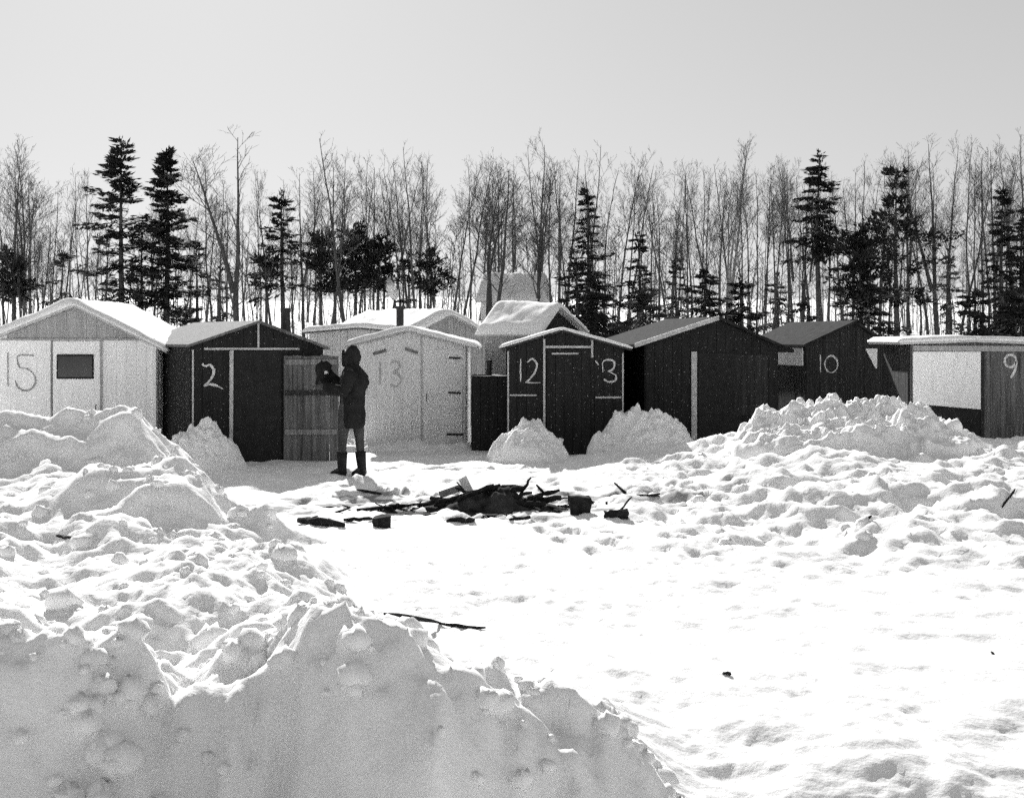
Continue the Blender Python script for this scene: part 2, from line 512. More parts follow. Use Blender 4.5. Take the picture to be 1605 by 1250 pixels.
# ------------------------------------------------------------------ sheds
class Shed:
    def __init__(self, name, label, xl, xr, Yl, Yr, cat='shed', z0=0.0):
        a, b = at(xl, HY, Yl), at(xr, HY, Yr)
        self.O = Vector((a.x, a.y))
        d = Vector((b.x - a.x, b.y - a.y))
        self.w = d.length
        self.u = d.normalized()
        self.v = Vector((-self.u.y, self.u.x))
        self.rz = math.atan2(self.u.y, self.u.x)
        self.root = empty(name, (a.x, a.y, z0), self.rz)
        self.z0 = z0
        tag(self.root, label, cat, 'fishing sheds standing in a row')
        self.k = 0

    def uv(self, px, py):
        d = Vector(((px - CX) / F, 1.0))
        t = self.O.dot(self.v) / d.dot(self.v)
        p = d * t - self.O
        return p.dot(self.u), ZC - (py - HY) / F * t - self.z0

    def body(self, depth, apex, eL, eR, wall, roof, oh=.16, ohf=.14, th=.045, board=.16, gap=.003, snow=(0, 0), snowmat=None, sink=.12, gable=None, gable_py=None):
        w = self.w
        ua, za = self.uv(*apex)
        zl = self.uv(*eL)[1] if isinstance(eL, tuple) else self.uv(apex[0], eL)[1]
        zr = self.uv(*eR)[1] if isinstance(eR, tuple) else self.uv(apex[0], eR)[1]
        za -= th
        self.ua, self.za, self.zl, self.zr, self.depth = ua, za, zl, zr, depth
        sl, sr = (za - zl) / ua, (za - zr) / (w - ua)
        self.sl, self.sr = sl, sr

        def rz(u):
            return za - sl * (ua - u) if u < ua else za - sr * (u - ua)
        self.rzf = rz
        zg = self.uv(apex[0], gable_py)[1] if gable_py else None
        mb, mg = MB(), MB()
        i = .03
        mb.prism_y([(i, -sink), (w - i, -sink), (w - i, rz(w) - .01), (ua, za - .01), (i, rz(0) - .01)], i, depth - i)
        # boards on the four walls
        def wallboards(n, along, top, place):
            for k in range(n):
                a, b = along * k / n + gap, along * (k + 1) / n - gap
                pr = R.uniform(.0, 2 * gap)
                place(a, b, top(a), top(b), pr)
        nb = max(4, int(round(w / board)))

        def fr(a, b, ta, tb, pr):
            segs = [(a, b)] if not (a < ua < b) else [(a, ua), (ua, b)]
            for (p, q) in segs:
                if zg is not None:
                    if min(rz(p), rz(q)) - .02 > zg + .01:
                        mb.prism_y([(p, -sink), (q, -sink), (q, zg - .006), (p, zg - .006)], -.014 - pr, i)
                        mg.prism_y([(p, zg + .006), (q, zg + .006), (q, rz(q) - .004), (p, rz(p) - .004)], -.014 - pr, i)
                        continue
                mb.prism_y([(p, -sink), (q, -sink), (q, rz(q) - .004), (p, rz(p) - .004)], -.014 - pr, i)
        wallboards(nb, w, rz, fr)
        wallboards(nb, w, rz, lambda a, b, ta, tb, pr: [mb.prism_y([(p, -sink), (q, -sink), (q, rz(q) - .004), (p, rz(p) - .004)], depth - i, depth + .014 + pr) for (p, q) in ([(a, b)] if not (a < ua < b) else [(a, ua), (ua, b)])])
        ns = max(5, int(round(depth / board)))
        for k in range(ns):
            a, b = depth * k / ns + .003, depth * (k + 1) / ns - .003
            pr = R.uniform(0, .006)
            mb.box(-.014 - pr, i, a, b, -sink, rz(0) - .02)
            mb.box(w - i, w + .014 + pr, a, b, -sink, rz(w) - .02)
        mb.build('wall', wall, self.root)
        if mg.v:
            mg.build('gable', gable or wall, self.root)
        # roof
        rb = MB()
        l, r = -oh, w + oh
        rb.prism_y([(l, rz(l)), (ua, za), (r, rz(r)), (r, rz(r) + th), (ua, za + th), (l, rz(l) + th)], -ohf, depth + ohf)
        self.roof = rb.build('roof', roof, self.root)
        if snow[0] or snow[1]:
            self.snow(l, r, -ohf, depth + ohf, snow, th, snowmat or M['clean_snow'])
        return self

    def snow(self, l, r, y0, y1, s, th, mat):
        nu, nv = 34, 30
        U, Vv = np.linspace(l - .02, r + .02, nu), np.linspace(y0 - .02, y1 + .02, nv)
        mb = MB()
        seed = int(abs(self.O.x * 100)) + 300
        gu, gv = np.meshgrid(U, Vv)
        nz = fbm(gu * 2.3, gv * 2.3, seed, 4)
        top = []
        for j in range(nv):
            for i in range(nu):
                u, v = gu[j, i], gv[j, i]
                t = s[0] * (1 - sm(self.ua - .25, self.ua + .25, u)) + s[1] * sm(self.ua - .25, self.ua + .25, u)
                e = min(u - U[0], U[-1] - u, v - Vv[0], Vv[-1] - v)
                ef = math.sqrt(min(1, max(0, e) / .07)) if e > 0 else 0
                base = self.rzf(min(max(u, l), r)) + th
                dr = abs(u - self.ua)
                soft = -.05 * max(0, 1 - dr / .2) ** 2 * min(1, t * 12)
                top.append((u, v, base + .004 + soft * .5 + max(.006, t * (.25 + .75 * ef) * (1 + .25 * nz[j, i]))))
        mb.add(top, [(j * nu + i, j * nu + i + 1, (j + 1) * nu + i + 1, (j + 1) * nu + i) for j in range(nv - 1) for i in range(nu - 1)])
        n = nu
        ring = [i for i in range(nu)] + [j * n + nu - 1 for j in range(1, nv)] + [(nv - 1) * n + i for i in range(nu - 2, -1, -1)] + [j * n for j in range(nv - 2, 0, -1)]
        o = len(mb.v)
        for q in ring:
            u, v, z = mb.v[q]
            mb.v.append((u, v, self.rzf(min(max(u, l), r)) + th - .012))
        for k in range(len(ring)):
            k2 = (k + 1) % len(ring)
            mb.f.append((ring[k], o + k, o + k2, ring[k2]))
        mb.build('snow_cover', mat, self.roof, smooth=True)

    def strip(self, name, pts, width, mat, parent=None, proud=.006, base=-.021, pix=True):
        """a flat strip (board or brush stroke) along pixel points on the front wall"""
        self.k += 1
        P = [Vector(self.uv(*p)) if pix else Vector(p) for p in pts]
        L, Rr = [], []
        for i, p in enumerate(P):
            d0 = (P[i] - P[i - 1]).normalized() if i else None
            d1 = (P[i + 1] - P[i]).normalized() if i < len(P) - 1 else None
            d = ((d0 or d1) + (d1 or d0))
            d = d.normalized() if d.length > 1e-6 else (d0 or d1)
            nrm = Vector((-d.y, d.x))
            f = 1.0
            if d0 and d1:
                f = 1 / max(.5, nrm.dot(Vector((-d1.y, d1.x))))
            L.append(p + nrm * width / 2 * f)
            Rr.append(p - nrm * width / 2 * f)
        y1 = base
        y0 = base - proud - .0004 * self.k
        mb = MB()
        n = len(P)
        vs = [(q.x, y0, q.y) for q in L] + [(q.x, y0, q.y) for q in Rr] + [(q.x, y1 + .012, q.y) for q in L] + [(q.x, y1 + .012, q.y) for q in Rr]
        fs = []
        for i in range(n - 1):
            fs += [(n + i, n + i + 1, i + 1, i), (i, i + 1, 2 * n + i + 1, 2 * n + i), (3 * n + i, 3 * n + i + 1, n + i + 1, n + i)]
        fs += [(0, 2 * n, 3 * n, n), (n - 1, 2 * n - 1, 4 * n - 1, 3 * n - 1)]
        mb.add(vs, fs)
        return mb.build(name, mat, parent or self.root)

    def digits(self, strokes, width, mat):
        """a hand-painted number: all its uneven brush strokes in one mesh"""
        mb = MB()
        rr = random.Random(int(strokes[0][0][0] * 10))
        for st in strokes:
            pts = [Vector(self.uv(*q)) for q in st]
            fine = []
            for i in range(len(pts) - 1):
                for k in range(4):
                    t = k / 4
                    p0, p1, p2, p3 = pts[max(0, i - 1)], pts[i], pts[i + 1], pts[min(len(pts) - 1, i + 2)]
                    fine.append(.5 * (2 * p1 + (p2 - p0) * t + (2 * p0 - 5 * p1 + 4 * p2 - p3) * t * t + (3 * p1 - p0 - 3 * p2 + p3) * t ** 3))
            fine.append(pts[-1])
            self.k += 1
            y0 = -.0255 - .0004 * self.k
            n = len(fine)
            o = len(mb.v)
            wv = 1.0
            for i, p in enumerate(fine):
                d = (fine[min(i + 1, n - 1)] - fine[max(i - 1, 0)]).normalized()
                wv = min(1.45, max(.5, wv + rr.gauss(0, .18)))
                nv = Vector((-d.y, d.x)) * width * .5 * wv * (.7 if i in (0, n - 1) else 1)
                q = p + Vector((rr.gauss(0, width * .05), rr.gauss(0, width * .05)))
                mb.v.extend([(q.x + nv.x, y0, q.y + nv.y), (q.x - nv.x, y0, q.y - nv.y), (q.x + nv.x, -.012, q.y + nv.y), (q.x - nv.x, -.012, q.y - nv.y)])
            for i in range(n - 1):
                a, b = o + 4 * i, o + 4 * i + 4
                mb.f.extend([(a + 1, b + 1, b, a), (a, b, b + 2, a + 2), (a + 3, b + 3, b + 1, a + 1)])
            mb.f.extend([(o, o + 2, o + 3, o + 1), (o + 4 * n - 4, o + 4 * n - 3, o + 4 * n - 1, o + 4 * n - 2)])
        return mb.build('painted_number', mat, self.root)

    def panel(self, name, quad, mat, proud=.03, base=-.021, parent=None, boards=0):
        """a panel with pixel corners bottom-left, bottom-right, top-right, top-left"""
        self.k += 1
        p = [self.uv(*q) for q in quad]
        mb = MB()
        if boards:
            for k in range(boards):
                a, b = k / boards + .004, (k + 1) / boards - .004
                f = lambda s, t, q: (s[0] + (t[0] - s[0]) * q, s[1] + (t[1] - s[1]) * q)
                mb.prism_y([f(p[0], p[1], a), f(p[0], p[1], b), f(p[3], p[2], b), f(p[3], p[2], a)], base - proud - R.uniform(0, .005), base + .015)
        else:
            mb.prism_y(p, base - proud - .0004 * self.k, base + .012)
        return mb.build(name, mat, parent or self.root)

    def stovepipe(self, px, py0, py1, r, v=.7, lean=0.0, cap=True):
        """pipe through the roof, foot at px/py1, head at py0, standing v metres behind the front"""
        O3 = self.O + self.v * v
        d = Vector(((px - CX) / F, 1.0))
        t = O3.dot(self.v) / d.dot(self.v)
        u = (d * t - self.O).dot(self.u)
        zt, zb = ZC - (py0 - HY) / F * t - self.z0, ZC - (py1 - HY) / F * t - self.z0
        mb = MB()
        zb = min(zb, self.rzf(u)) - .05
        mb.tube([(u, v, zb), (u + lean * .5, v, (zb + zt) / 2), (u + lean, v, zt)], [r, r, r], 14)
        mb.tube([(u + lean * .95, v, zt - .05), (u + lean, v, zt + .004)], [r * 1.12, r * 1.12], 14)
        p = mb.build('stovepipe', M['iron'], self.root)
        return p


def handle(s, px, py, parent):
    u, z = s.uv(px, py)
    mb = MB()
    mb.tube([(u, -.03, z + .06), (u, -.075, z + .05), (u, -.075, z - .05), (u, -.03, z - .06)], .008, 6)
    return mb.build('handle', M['iron'], parent)


# --- white shed 15
s = Shed('white_shed', 'white shed numbered 15 with snowy gable roof and small dark door window', -4, 245, 22, 22)
s.body(3.0, (121, 476), (0, 530.5), (245, 543), M['white'], M['pale'], gap=.0012, oh=.2, ohf=.16, snow=(.13, .07), gable=M['midgrey'], gable_py=532)  # gable set grey: the roof overhang's shade painted into its boards
s.strip('gable_batten', [(2, 532), (243, 532)], .03, M['midgrey'], proud=.02)
s.strip('door_frame', [(82, 533.5), (82, 690)], .03, M['grey'], proud=.016)
s.strip('door_frame', [(159.5, 533.5), (159.5, 690)], .028, M['midgrey'], proud=.016)
dr = s.panel('door', [(84, 725), (157.5, 725), (157.5, 535), (84, 535)], M['white'], .012)
wn = s.panel('window', [(90, 593.5), (148, 593.5), (148, 555), (90, 555)], M['black'], .02, parent=dr)
s.panel('pane', [(92.5, 590.5), (145.5, 590.5), (145.5, 558), (92.5, 558)], M['pane'], .026, parent=wn)
handle(s, 152, 640, dr)
s.panel('corner_board', [(240, 725), (245.5, 725), (245.5, 548), (240, 548)], M['white'], .02)
s.digits([[(13, 553), (13.3, 605)], [(54, 557.5), (29, 557.5), (31, 575), (43, 578), (52.5, 585), (56.5, 597), (51, 608), (41, 612), (30, 608), (24, 597)]], .018, M['numgrey'])

# --- shed with snowy roof between 15 and 2
s = Shed('snow_roofed_shed', 'small shed with snowy roof seen between white shed 15 and shed 2', 150, 296, 27.5, 28.3)
s.body(2.5, (215, 499), 528, 528, M['pale'], M['pale'], snow=(.08, .06))

# --- black shed 2
s = Shed('black_shed', 'black shed numbered 2 with stovepipe and its weathered door open', 300, 505, 21, 22)
s.body(3.3, (403, 502), (300, 541), (505, 545), M['dark'], M['roof'], oh=.08, ohf=.12, th=.04)
s.strip('corner_board', [(301.5, 548), (301.5, 735)], .022, M['trim'], proud=.014)
s.strip('gable_batten', [(319, 546.5), (468, 546.5)], .03, M['trim'], proud=.014)
s.strip('gable_post', [(404, 506), (404, 544.5)], .03, M['trim'], proud=.012)
s.strip('door_frame', [(362, 549), (361, 735)], .055, M['trim'], proud=.016)
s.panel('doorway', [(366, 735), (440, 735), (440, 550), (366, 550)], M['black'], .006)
s.digits([[(316, 570), (321, 573.5), (328, 571.5), (334, 579), (332.5, 589), (326, 598), (319, 604.5)], [(319, 604.5), (329, 602), (340, 604.5), (349, 609.5)]], .03, M['numwhite'])
s.stovepipe(450, 483, 525, .072, v=.6, lean=-.03)
# its door, hinged on the right jamb and swung out
hu, hz = s.uv(441, 551)
uR, _ = s.uv(497, 551)
door = empty('door', (hu + .02, -.05, 0)); door.parent = s.root
door.rotation_euler = (0, 0, -math.radians(24))
door['label'] = 'weathered grey plank door swung open'
mb = MB(); wd = .84
for k in range(6):
    a, b = wd * k / 6 + .004, wd * (k + 1) / 6 - .004
    mb.box(a - .003, b + .002, -.022 - R.uniform(0, .006), 0, .0, hz - .06 + R.uniform(-.01, .01))
mb.build('door_boards', M['darkgrey'], door)
for zz in (.42, 1.02, hz - .2):
    mb = MB()
    mb.box(.02, wd - .02, -.05, -.03, zz, zz + .08)
    mb.build('door_rail', M['darkwood'] if zz == 1.02 else M['grey'], door)
mb = MB(); mb.tube([(wd - .08, -.03, .95), (wd - .08, -.09, .93), (wd - .08, -.09, .83), (wd - .08, -.03, .81)], .008, 6)
mb.build('handle', M['iron'], door)

# --- white shed 13
s = Shed('white_shed', 'white shed numbered 13 with black strap hinges and low snowy roof', 562, 729, 25, 25)
s.body(2.6, (640, 516), (562, 540), (729, 543), M['white'], M['pale'], gap=.0012, oh=.22, ohf=.14, snow=(.09, .07))
s.strip('corner_batten', [(661, 524), (661, 700)], .024, M['pale'], proud=.012)
dr = s.panel('door', [(664, 698), (725, 698), (725, 548), (664, 548)], M['white'], .016)
for (x0, x1, yy) in ((704, 722, 560.5), (703, 722, 615), (700, 726, 680)):
    h = s.strip('strap_hinge', [(x0, yy), (x1, yy + .5)], .036, M['iron'], parent=dr, proud=.03)
handle(s, 669, 622, dr)
s.strip('gable_slat', [(585, 554.5), (606, 549)], .05, M['grey'], proud=.014)
s.strip('gable_slat', [(635, 546), (655, 553)], .05, M['grey'], proud=.014)
s.digits([[(596, 567), (596, 602)], [(611, 571), (617, 566), (625, 568), (626, 577), (617, 583), (626, 588), (628, 598), (621, 606), (611, 602)]], .024, M['numfaint'])
s.stovepipe(627, 480, 512, .07, v=1.1)
mb = MB()   # runners that keep the shed off the snow
for x in (.18, s.w - .25):
    mb.box(x, x + .1, -.25, 2.7, -.1, .03)
mb.build('runner', M['char'], s.root)

# --- low pale shed behind 2 and 13
s = Shed('pale_flat_shed', 'pale low shed with flat snowy roof behind the standing person', 486, 640, 29, 29)
s.body(2.5, (563, 512), 522, 522, M['pale'], M['roof'], oh=.12, snow=(.09, .09))

# --- grey gabled shed behind 13
s = Shed('grey_gabled_shed', 'grey shed with snow-edged gable rising behind white shed 13', 636, 764, 29.6, 31.0)
s.body(2.9, (701, 491), 528, 528, M['midgrey'], M['pale'], oh=.16, snow=(.15, .12))
s.panel('vent', [(690, 528), (703, 528), (703, 522), (690, 522)], M['black'], .02)

# --- pale shed with a thick snow roof behind 12
s = Shed('snow_roofed_shed', 'pale shed with thick bright snow on its steep roof behind shed 12', 843, 908, 25.3, 27.0)
s.body(1.05, (868, 480), (843, 520), (908, 520), M['pale'], M['pale'], oh=.14, ohf=.12, snow=(.14, .10), gable=M['dark'], gable_py=530)

# --- big pale building far behind
s = Shed('pale_building', 'large pale snow-roofed building far behind the thick snow roof', 842, 858, 42, 44.2, cat='building', z0=.4)
s.body(1.7, (849, 434), (842, 468), (858, 470), M['white'], M['pale'], oh=.15, snow=(.16, .16))

# --- black box hut between 13 and 12
s = Shed('black_box_hut', 'low black box hut with a thin stovepipe left of shed 12', 740, 793, 23.8, 23.8, cat='hut')
s.body(1.0, (766, 589), 591.5, 591.5, M['dark'], M['black'], oh=.015, ohf=.015, th=.03)
s.stovepipe(767, 564, 590, .042, v=.4)

# --- black shed 12
s = Shed('black_shed', 'black shed numbered 12 with a B to the right of its door', 795, 977, 23, 23)
s.body(2.8, (880, 515), (795, 545), (977, 546), M['dark'], M['darkroof'], oh=.12, ohf=.14, snow=(.035, .03))
s.strip('corner_board', [(796.5, 550), (796.5, 712)], .026, M['trim'], proud=.014)
s.strip('corner_board', [(976, 553), (976, 712)], .022, M['trim'], proud=.014)
s.strip('door_frame', [(853, 531), (853, 712)], .034, M['trim'], proud=.016)
s.strip('door_frame', [(928, 530), (928, 560)], .034, M['trim'], proud=.016)
s.strip('door_frame', [(855, 543.5), (926, 543.5)], .036, M['trim'], proud=.018)
dr = s.panel('door', [(857, 712), (925, 712), (925, 548), (857, 548)], M['dark'], .014, boards=5)
s.strip('door_rail', [(865, 554), (906, 554)], .026, M['trim'], parent=dr, proud=.03)
handle(s, 915, 632, dr)
s.strip('batten', [(799, 619), (841, 619)], .024, M['trim'], proud=.012)
s.strip('batten', [(933, 622.5), (974, 622.5)], .03, M['trim'], proud=.012)
s.digits([[(816, 562), (816, 598)], [(826.5, 568), (834, 562), (841.5, 570), (839, 582), (831, 593), (824, 599.5)], [(824, 599.5), (847, 599.5)]], .022, M['numwhite'])
s.digits([[(945, 583), (945, 567), (954, 563.5), (962.5, 567), (961, 577.5), (953, 581.5)], [(953, 581.5), (965, 588), (964, 596), (954, 598), (946, 594)], [(933, 565), (938, 572)]], .022, M['numwhite'])

# --- low dark hut in the gap
s = Shed('black_box_hut', 'low black hut in the gap between shed 12 and the white-posted shed', 968, 1022, 25.4, 25.4, cat='hut')
s.body(1.4, (995, 571), 574, 574, M['dark'], M['black'], oh=.015, ohf=.02, th=.03)

# --- black shed with the single white post
s = Shed('black_shed', 'unnumbered black shed with a single pale post beside its doorway', 1012, 1218, 23.7, 24.1)
s.body(3.0, (1124, 496), (1012, 537), (1218, 543), M['dark'], M['felt'], oh=.24, ohf=.16, th=.05, snow=(0, 0))
# frosted barge board along the left rake
b0, b1 = s.uv(987, 548), s.uv(1112, 500.5)
pts = [(-.235, s.rzf(-.235) + .02), (s.ua - .03, s.za + .02)]
mb = MB()
mb.prism_y([(pts[0][0], pts[0][1] - .03), (pts[1][0], pts[1][1] - .03), (pts[1][0], pts[1][1] + .045), (pts[0][0], pts[0][1] + .045)], -.20, -.163)
mb.build('barge_board', M['trim'], s.root)
s.strip('door_post', [(1087, 551), (1087, 715)], .095, M['trim'], proud=.022)
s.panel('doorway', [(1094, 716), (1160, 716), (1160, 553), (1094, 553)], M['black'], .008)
s.strip('batten', [(1033, 560), (1034, 640)], .02, M['darkwood'], proud=.012)
s.panel('boarded_window', [(1150, 650), (1203, 650), (1203, 556), (1150, 556)], M['darkwood'], .012, boards=5)

# --- black shed 10
s = Shed('black_shed', 'dark weathered shed numbered 10 behind the jagged sunlit snow pile', 1263, 1392, 25, 25.3)
s.body(2.8, (1336, 502), (1263, 540), (1392, 542), M['darkwood'], M['felt'], oh=.1, ohf=.14, snow=(.0, .0))
s.digits([[(1285, 556), (1285, 583)], [(1302 + 10 * math.cos(t), 570.5 + 13 * math.sin(t)) for t in [k * 2 * math.pi / 14 for k in range(15)]]], .026, M['numwhite'])
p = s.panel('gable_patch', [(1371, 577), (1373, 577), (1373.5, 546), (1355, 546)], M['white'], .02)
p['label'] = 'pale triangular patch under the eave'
mb = MB()
zb = s.uv(1263, 573)[1]
for k in range(9):
    mb.box(-.04 - R.uniform(0, .004), -.022, .06 + k * .3, .355 + k * .3, zb, s.rzf(0) - .06)
p = mb.build('side_panel', M['white'], s.root)
p['label'] = 'white upper half of the side wall'

# --- shed 9 at the right edge
s = Shed('white_fronted_shed', 'dark shed numbered 9 with a large white panel and snow lens on its flat roof', 1428, 1660, 22.5, 22.5, z0=.22)
s.body(1.5, (1520, 531), (1428, 539), (1660, 541), M['darkgrey'], M['pale'], oh=.24, ohf=.22, th=.05, snow=(.06, .05))
s.strip('fascia', [(1430, 545.5), (1655, 546.5)], .085, M['midgrey'], proud=.03)
s.panel('white_panel', [(1430, 632), (1535.5, 641), (1535.5, 551), (1430, 551)], M['white'], .03)
s.panel('white_post', [(1430, 700), (1454.5, 700), (1454.5, 634.5), (1430, 632.4)], M['white'], .028)
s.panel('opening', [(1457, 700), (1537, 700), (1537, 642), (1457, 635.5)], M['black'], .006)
s.strip('corner_board', [(1539, 551), (1539, 700)], .05, M['darkwood'], proud=.02)
mb = MB()      # tarred side wall
for k in range(11):
    a = .02 + k * (1.46 / 11)
    mb.box(-.045 - R.uniform(0, .004), -.024, a + .003, a + 1.46 / 11 - .003, -.1, s.rzf(0) - .03)
mb.build('side_boarding', M['darkwood'], s.root)
s.digits([[(1592, 566), (1586, 575), (1577, 573), (1574, 564), (1580, 556), (1589, 558), (1592, 566), (1590, 580), (1583, 592)]], .026, M['numwhite'])

# ------------------------------------------------------------------ trees
def bare_tree_meshes(seed, Hh, rt, cb, fan, forks=0, bend=.02, dens=1.0):
    """trunk and crown meshes of a leafless tree, foot at the origin"""
    rr = random.Random(seed)
    tr, cr = MB(), MB()

    def limb(p, d, L, r0, r1, n, wob, up):
        pts, rad = [p.copy()], [r0]
        for i in range(1, n + 1):
            d = (d + Vector((rr.gauss(0, wob), rr.gauss(0, wob), rr.gauss(0, wob * .5) + up))).normalized()
            p = p + d * (L / n)
            pts.append(p.copy())
            rad.append(r0 + (r1 - r0) * (i / n) ** .8)
        return pts, rad

    def branch(p, d, L, r, lev):
        pts, rad = limb(p, d, L, r, .0035, 7 if lev == 1 else (5 if lev == 2 else 3), .09, .05)
        cr.tube(pts, rad, 5 if lev == 1 else 3, cap=False)
        if lev >= 4 or L < .3:
            return
        k = int({1: 9, 2: 6, 3: 3}[lev] * (.5 + .8 * rr.random()) * dens)
        for _ in range(k):
            t = rr.uniform(.22, 1.0)
            i = min(len(pts) - 2, int(t * (len(pts) - 1)))
            q = pts[i].lerp(pts[i + 1], t * (len(pts) - 1) - i)
            dd = (pts[i + 1] - pts[i]).normalized()
            s = Vector((rr.gauss(0, 1), rr.gauss(0, 1), rr.gauss(.25, .6)))
            s = (s - dd * s.dot(dd)).normalized()
            a = rr.uniform(.45, .85)
            branch(q, (dd * math.cos(a) + s * math.sin(a)).normalized(), L * rr.uniform(.32, .58) * (1.15 - .4 * t), max(.0038, rad[i] * .6), lev + 1)

    lean = Vector((rr.gauss(0, bend), rr.gauss(0, bend), 1)).normalized()
    stems = [(Vector((0, 0, -.25)), lean, Hh, rt)]
    for k in range(forks):
        z = Hh * rr.uniform(.04, .4)
        a = rr.uniform(0, 6.28)
        sp = rr.uniform(.12, .3)
        stems.append((Vector((0, 0, z)) + lean * 0, Vector((math.cos(a) * sp, math.sin(a) * sp * .6, 1)).normalized(), (Hh - z) * rr.uniform(.75, .98), rt * .65))
    for (p, d, L, r) in stems:
        pts, rad = limb(p, d, L, r, .008, 12, .035, .01)
        tr.tube(pts, rad, 8, cap=False)
        nb = int((Hh - cb * Hh) * 3.3 * dens)
        for k in range(nb):
            t = cb + (1 - cb) * (k + rr.random()) / nb
            t = min(.985, t)
            i = int(t * 12)
            q = pts[i].lerp(pts[min(12, i + 1)], t * 12 - i)
            a = rr.uniform(0, 6.283)
            ang = rr.gauss(fan, .14)
            dd = Vector((math.cos(a) * math.sin(ang), math.sin(a) * math.sin(ang), math.cos(ang)))
            LL = min(Hh * rr.uniform(.08, .26) * (1 - ((t - cb) / (1 - cb)) * .65), (Hh * 1.02 - q.z) * 1.15 + .12)
            branch(q, dd, LL, min(rad[i] * .5, .006 + .0075 * LL), 1 if LL > 1.1 else 2)
        # a few dead stubs lower down
        for k in range(3):
            t = rr.uniform(.12, cb)
            i = int(t * 12)
            a = rr.uniform(0, 6.28)
            branch(pts[i], Vector((math.cos(a), math.sin(a), rr.uniform(-.1, .5))).normalized(), rr.uniform(.3, .9), .012, 3)
    zs = sorted(v[2] for v in cr.v)
    k = Hh / zs[int(len(zs) * .998)]
    for m in (tr, cr):
        m.v = [(x, y, z * k) for x, y, z in m.v]
    return tr, cr


VARIANTS = []
specs = [  # height, trunk radius, crown base, branch angle, forks, bend
    (9, .085, .45, .55, 0, .015), (9, .075, .55, .45, 0, .03), (9, .10, .35, .60, 1, .03), (9, .07, .60, .40, 0, .02),
    (9, .095, .40, .50, 2, .03), (9, .08, .50, .65, 0, .025), (9, .065, .5, .5, 1, .03), (9, .11, .30, .62, 1, .02),
    (9, .07, .38, .45, 0, .05), (9, .085, .42, .7, 0, .03)]
for i, sp in enumerate(specs):
    a, b = bare_tree_meshes(500 + i, *sp)
    VARIANTS.append((a.mesh('trunk', M['bark'], True), b.mesh('crown', M['twig'], True)))

ZONES = [(-200, 110, 'above the roof of white shed 15'), (110, 300, 'among the tall spruces'), (300, 470, 'behind black shed 2'),
         (470, 580, 'behind the standing person'), (580, 690, 'behind white shed 13'), (690, 775, 'behind the grey snow-edged gable'),
         (775, 850, 'around the large pale building'), (850, 985, 'behind black shed 12'), (985, 1090, 'above the roof left of the pale post'), (1090, 1220, 'behind the unnumbered black shed'),
         (1220, 1300, 'over the roof slope of shed 10'), (1300, 1425, 'behind dark shed 10'), (1425, 1540, 'behind the white panel of shed 9'), (1540, 2000, 'at the right edge behind shed 9')]
ORD = ['first', 'second', 'third', 'fourth', 'fifth', 'sixth', 'seventh', 'eighth', 'ninth', 'tenth', 'eleventh', 'twelfth', 'thirteenth', 'fourteenth', 'fifteenth', 'sixteenth', 'seventeenth', 'eighteenth', 'nineteenth', 'twentieth']


def zone(px):
    for a, b, t in ZONES:
        if a <= px < b:
            return t
    return ZONES[-1][2]


BARE = []     # (px, object) for the ordinal labels


def plant(px, py_top, Y, var=None, lean=0.0, wide=1.0, label=None, meshes=None, pale=False):
    p = at(px, HY, Y)
    z = ground_z(p.x, Y)
    top = at(px, py_top, Y).z
    h = top - z
    o = empty('bare_tree', (p.x, Y, z), R.uniform(-3.1, 3.1) if meshes is None else 0)
    tm, cm = meshes or VARIANTS[var if var is not None else R.randrange(len(VARIANTS))]
    k = h / 9.0
    o.scale = (k * wide, k * wide, k)
    if lean:
        o.rotation_euler = (0, math.atan2(lean / F * Y, h), 0)
    for nm, me in (('trunk', tm), ('crown', cm)):
        c = bpy.data.objects.new(nm, me)
        COL.objects.link(c)
        c.parent = o
    tag(o, label, 'tree', 'leafless trees in the wood behind the sheds')
    if label is None:
        BARE.append((px, o))
    return o


bare = [(8, 235, 44), (60, 330, 47), (95, 300, 52), (150, 330, 55), (320, 300, 52), (342, 285, 56), (300, 320, 60),
        (460, 285, 46), (540, 235, 50), (575, 240, 47), (610, 250, 52), (630, 235, 48), (672, 240, 50), (690, 250, 46), (705, 245, 52), (718, 235, 44), (735, 250, 48),
        (752, 245, 50), (790, 240, 46), (806, 250, 56), (822, 245, 52), (860, 225, 50), (895, 235, 49), (912, 225, 44), (930, 240, 52), (945, 240, 48), (960, 235, 46),
        (990, 250, 51), (1003, 265, 45), (1020, 265, 50), (1062, 265, 52), (1080, 250, 47), (1100, 255, 46), (1115, 250, 53), (1165, 260, 50),
        (1195, 250, 48), (1210, 240, 44), (1222, 255, 50), (1232, 245, 46), (1243, 250, 52), (1300, 260, 50), (1320, 270, 54), (1350, 240, 45), (1362, 250, 52),
        (1378, 260, 48), (1392, 245, 50), (1425, 225, 47), (1455, 230, 50), (1485, 215, 49), (1515, 220, 47), (1530, 240, 52), (1545, 230, 44),
        (1560, 225, 48), (1575, 230, 51), (1590, 215, 45), (1175, 255, 54), (1045, 262, 56), (770, 252, 53), (660, 250, 55), (1270, 262, 55), (1410, 250, 55)]
bare += [(46, 262, 49), (76, 285, 45), (108, 290, 57), (140, 268, 47), (238, 300, 54), (286, 292, 50), (330, 262, 45), (356, 275, 52), (428, 268, 50), (444, 280, 55), (476, 262, 48), (492, 255, 53),
         (527, 248, 46), (562, 255, 55), (588, 262, 48), (622, 258, 57), (646, 245, 45), (778, 258, 48), (836, 246, 46), (878, 252, 56), (1034, 272, 47), (1052, 280, 50), (1128, 262, 55), (1152, 248, 47),
         (1288, 285, 48), (1336, 262, 50), (1402, 262, 52), (1468, 245, 54), (1538, 238, 47), (1566, 250, 55)]
for t in bare:
    plant(*t)
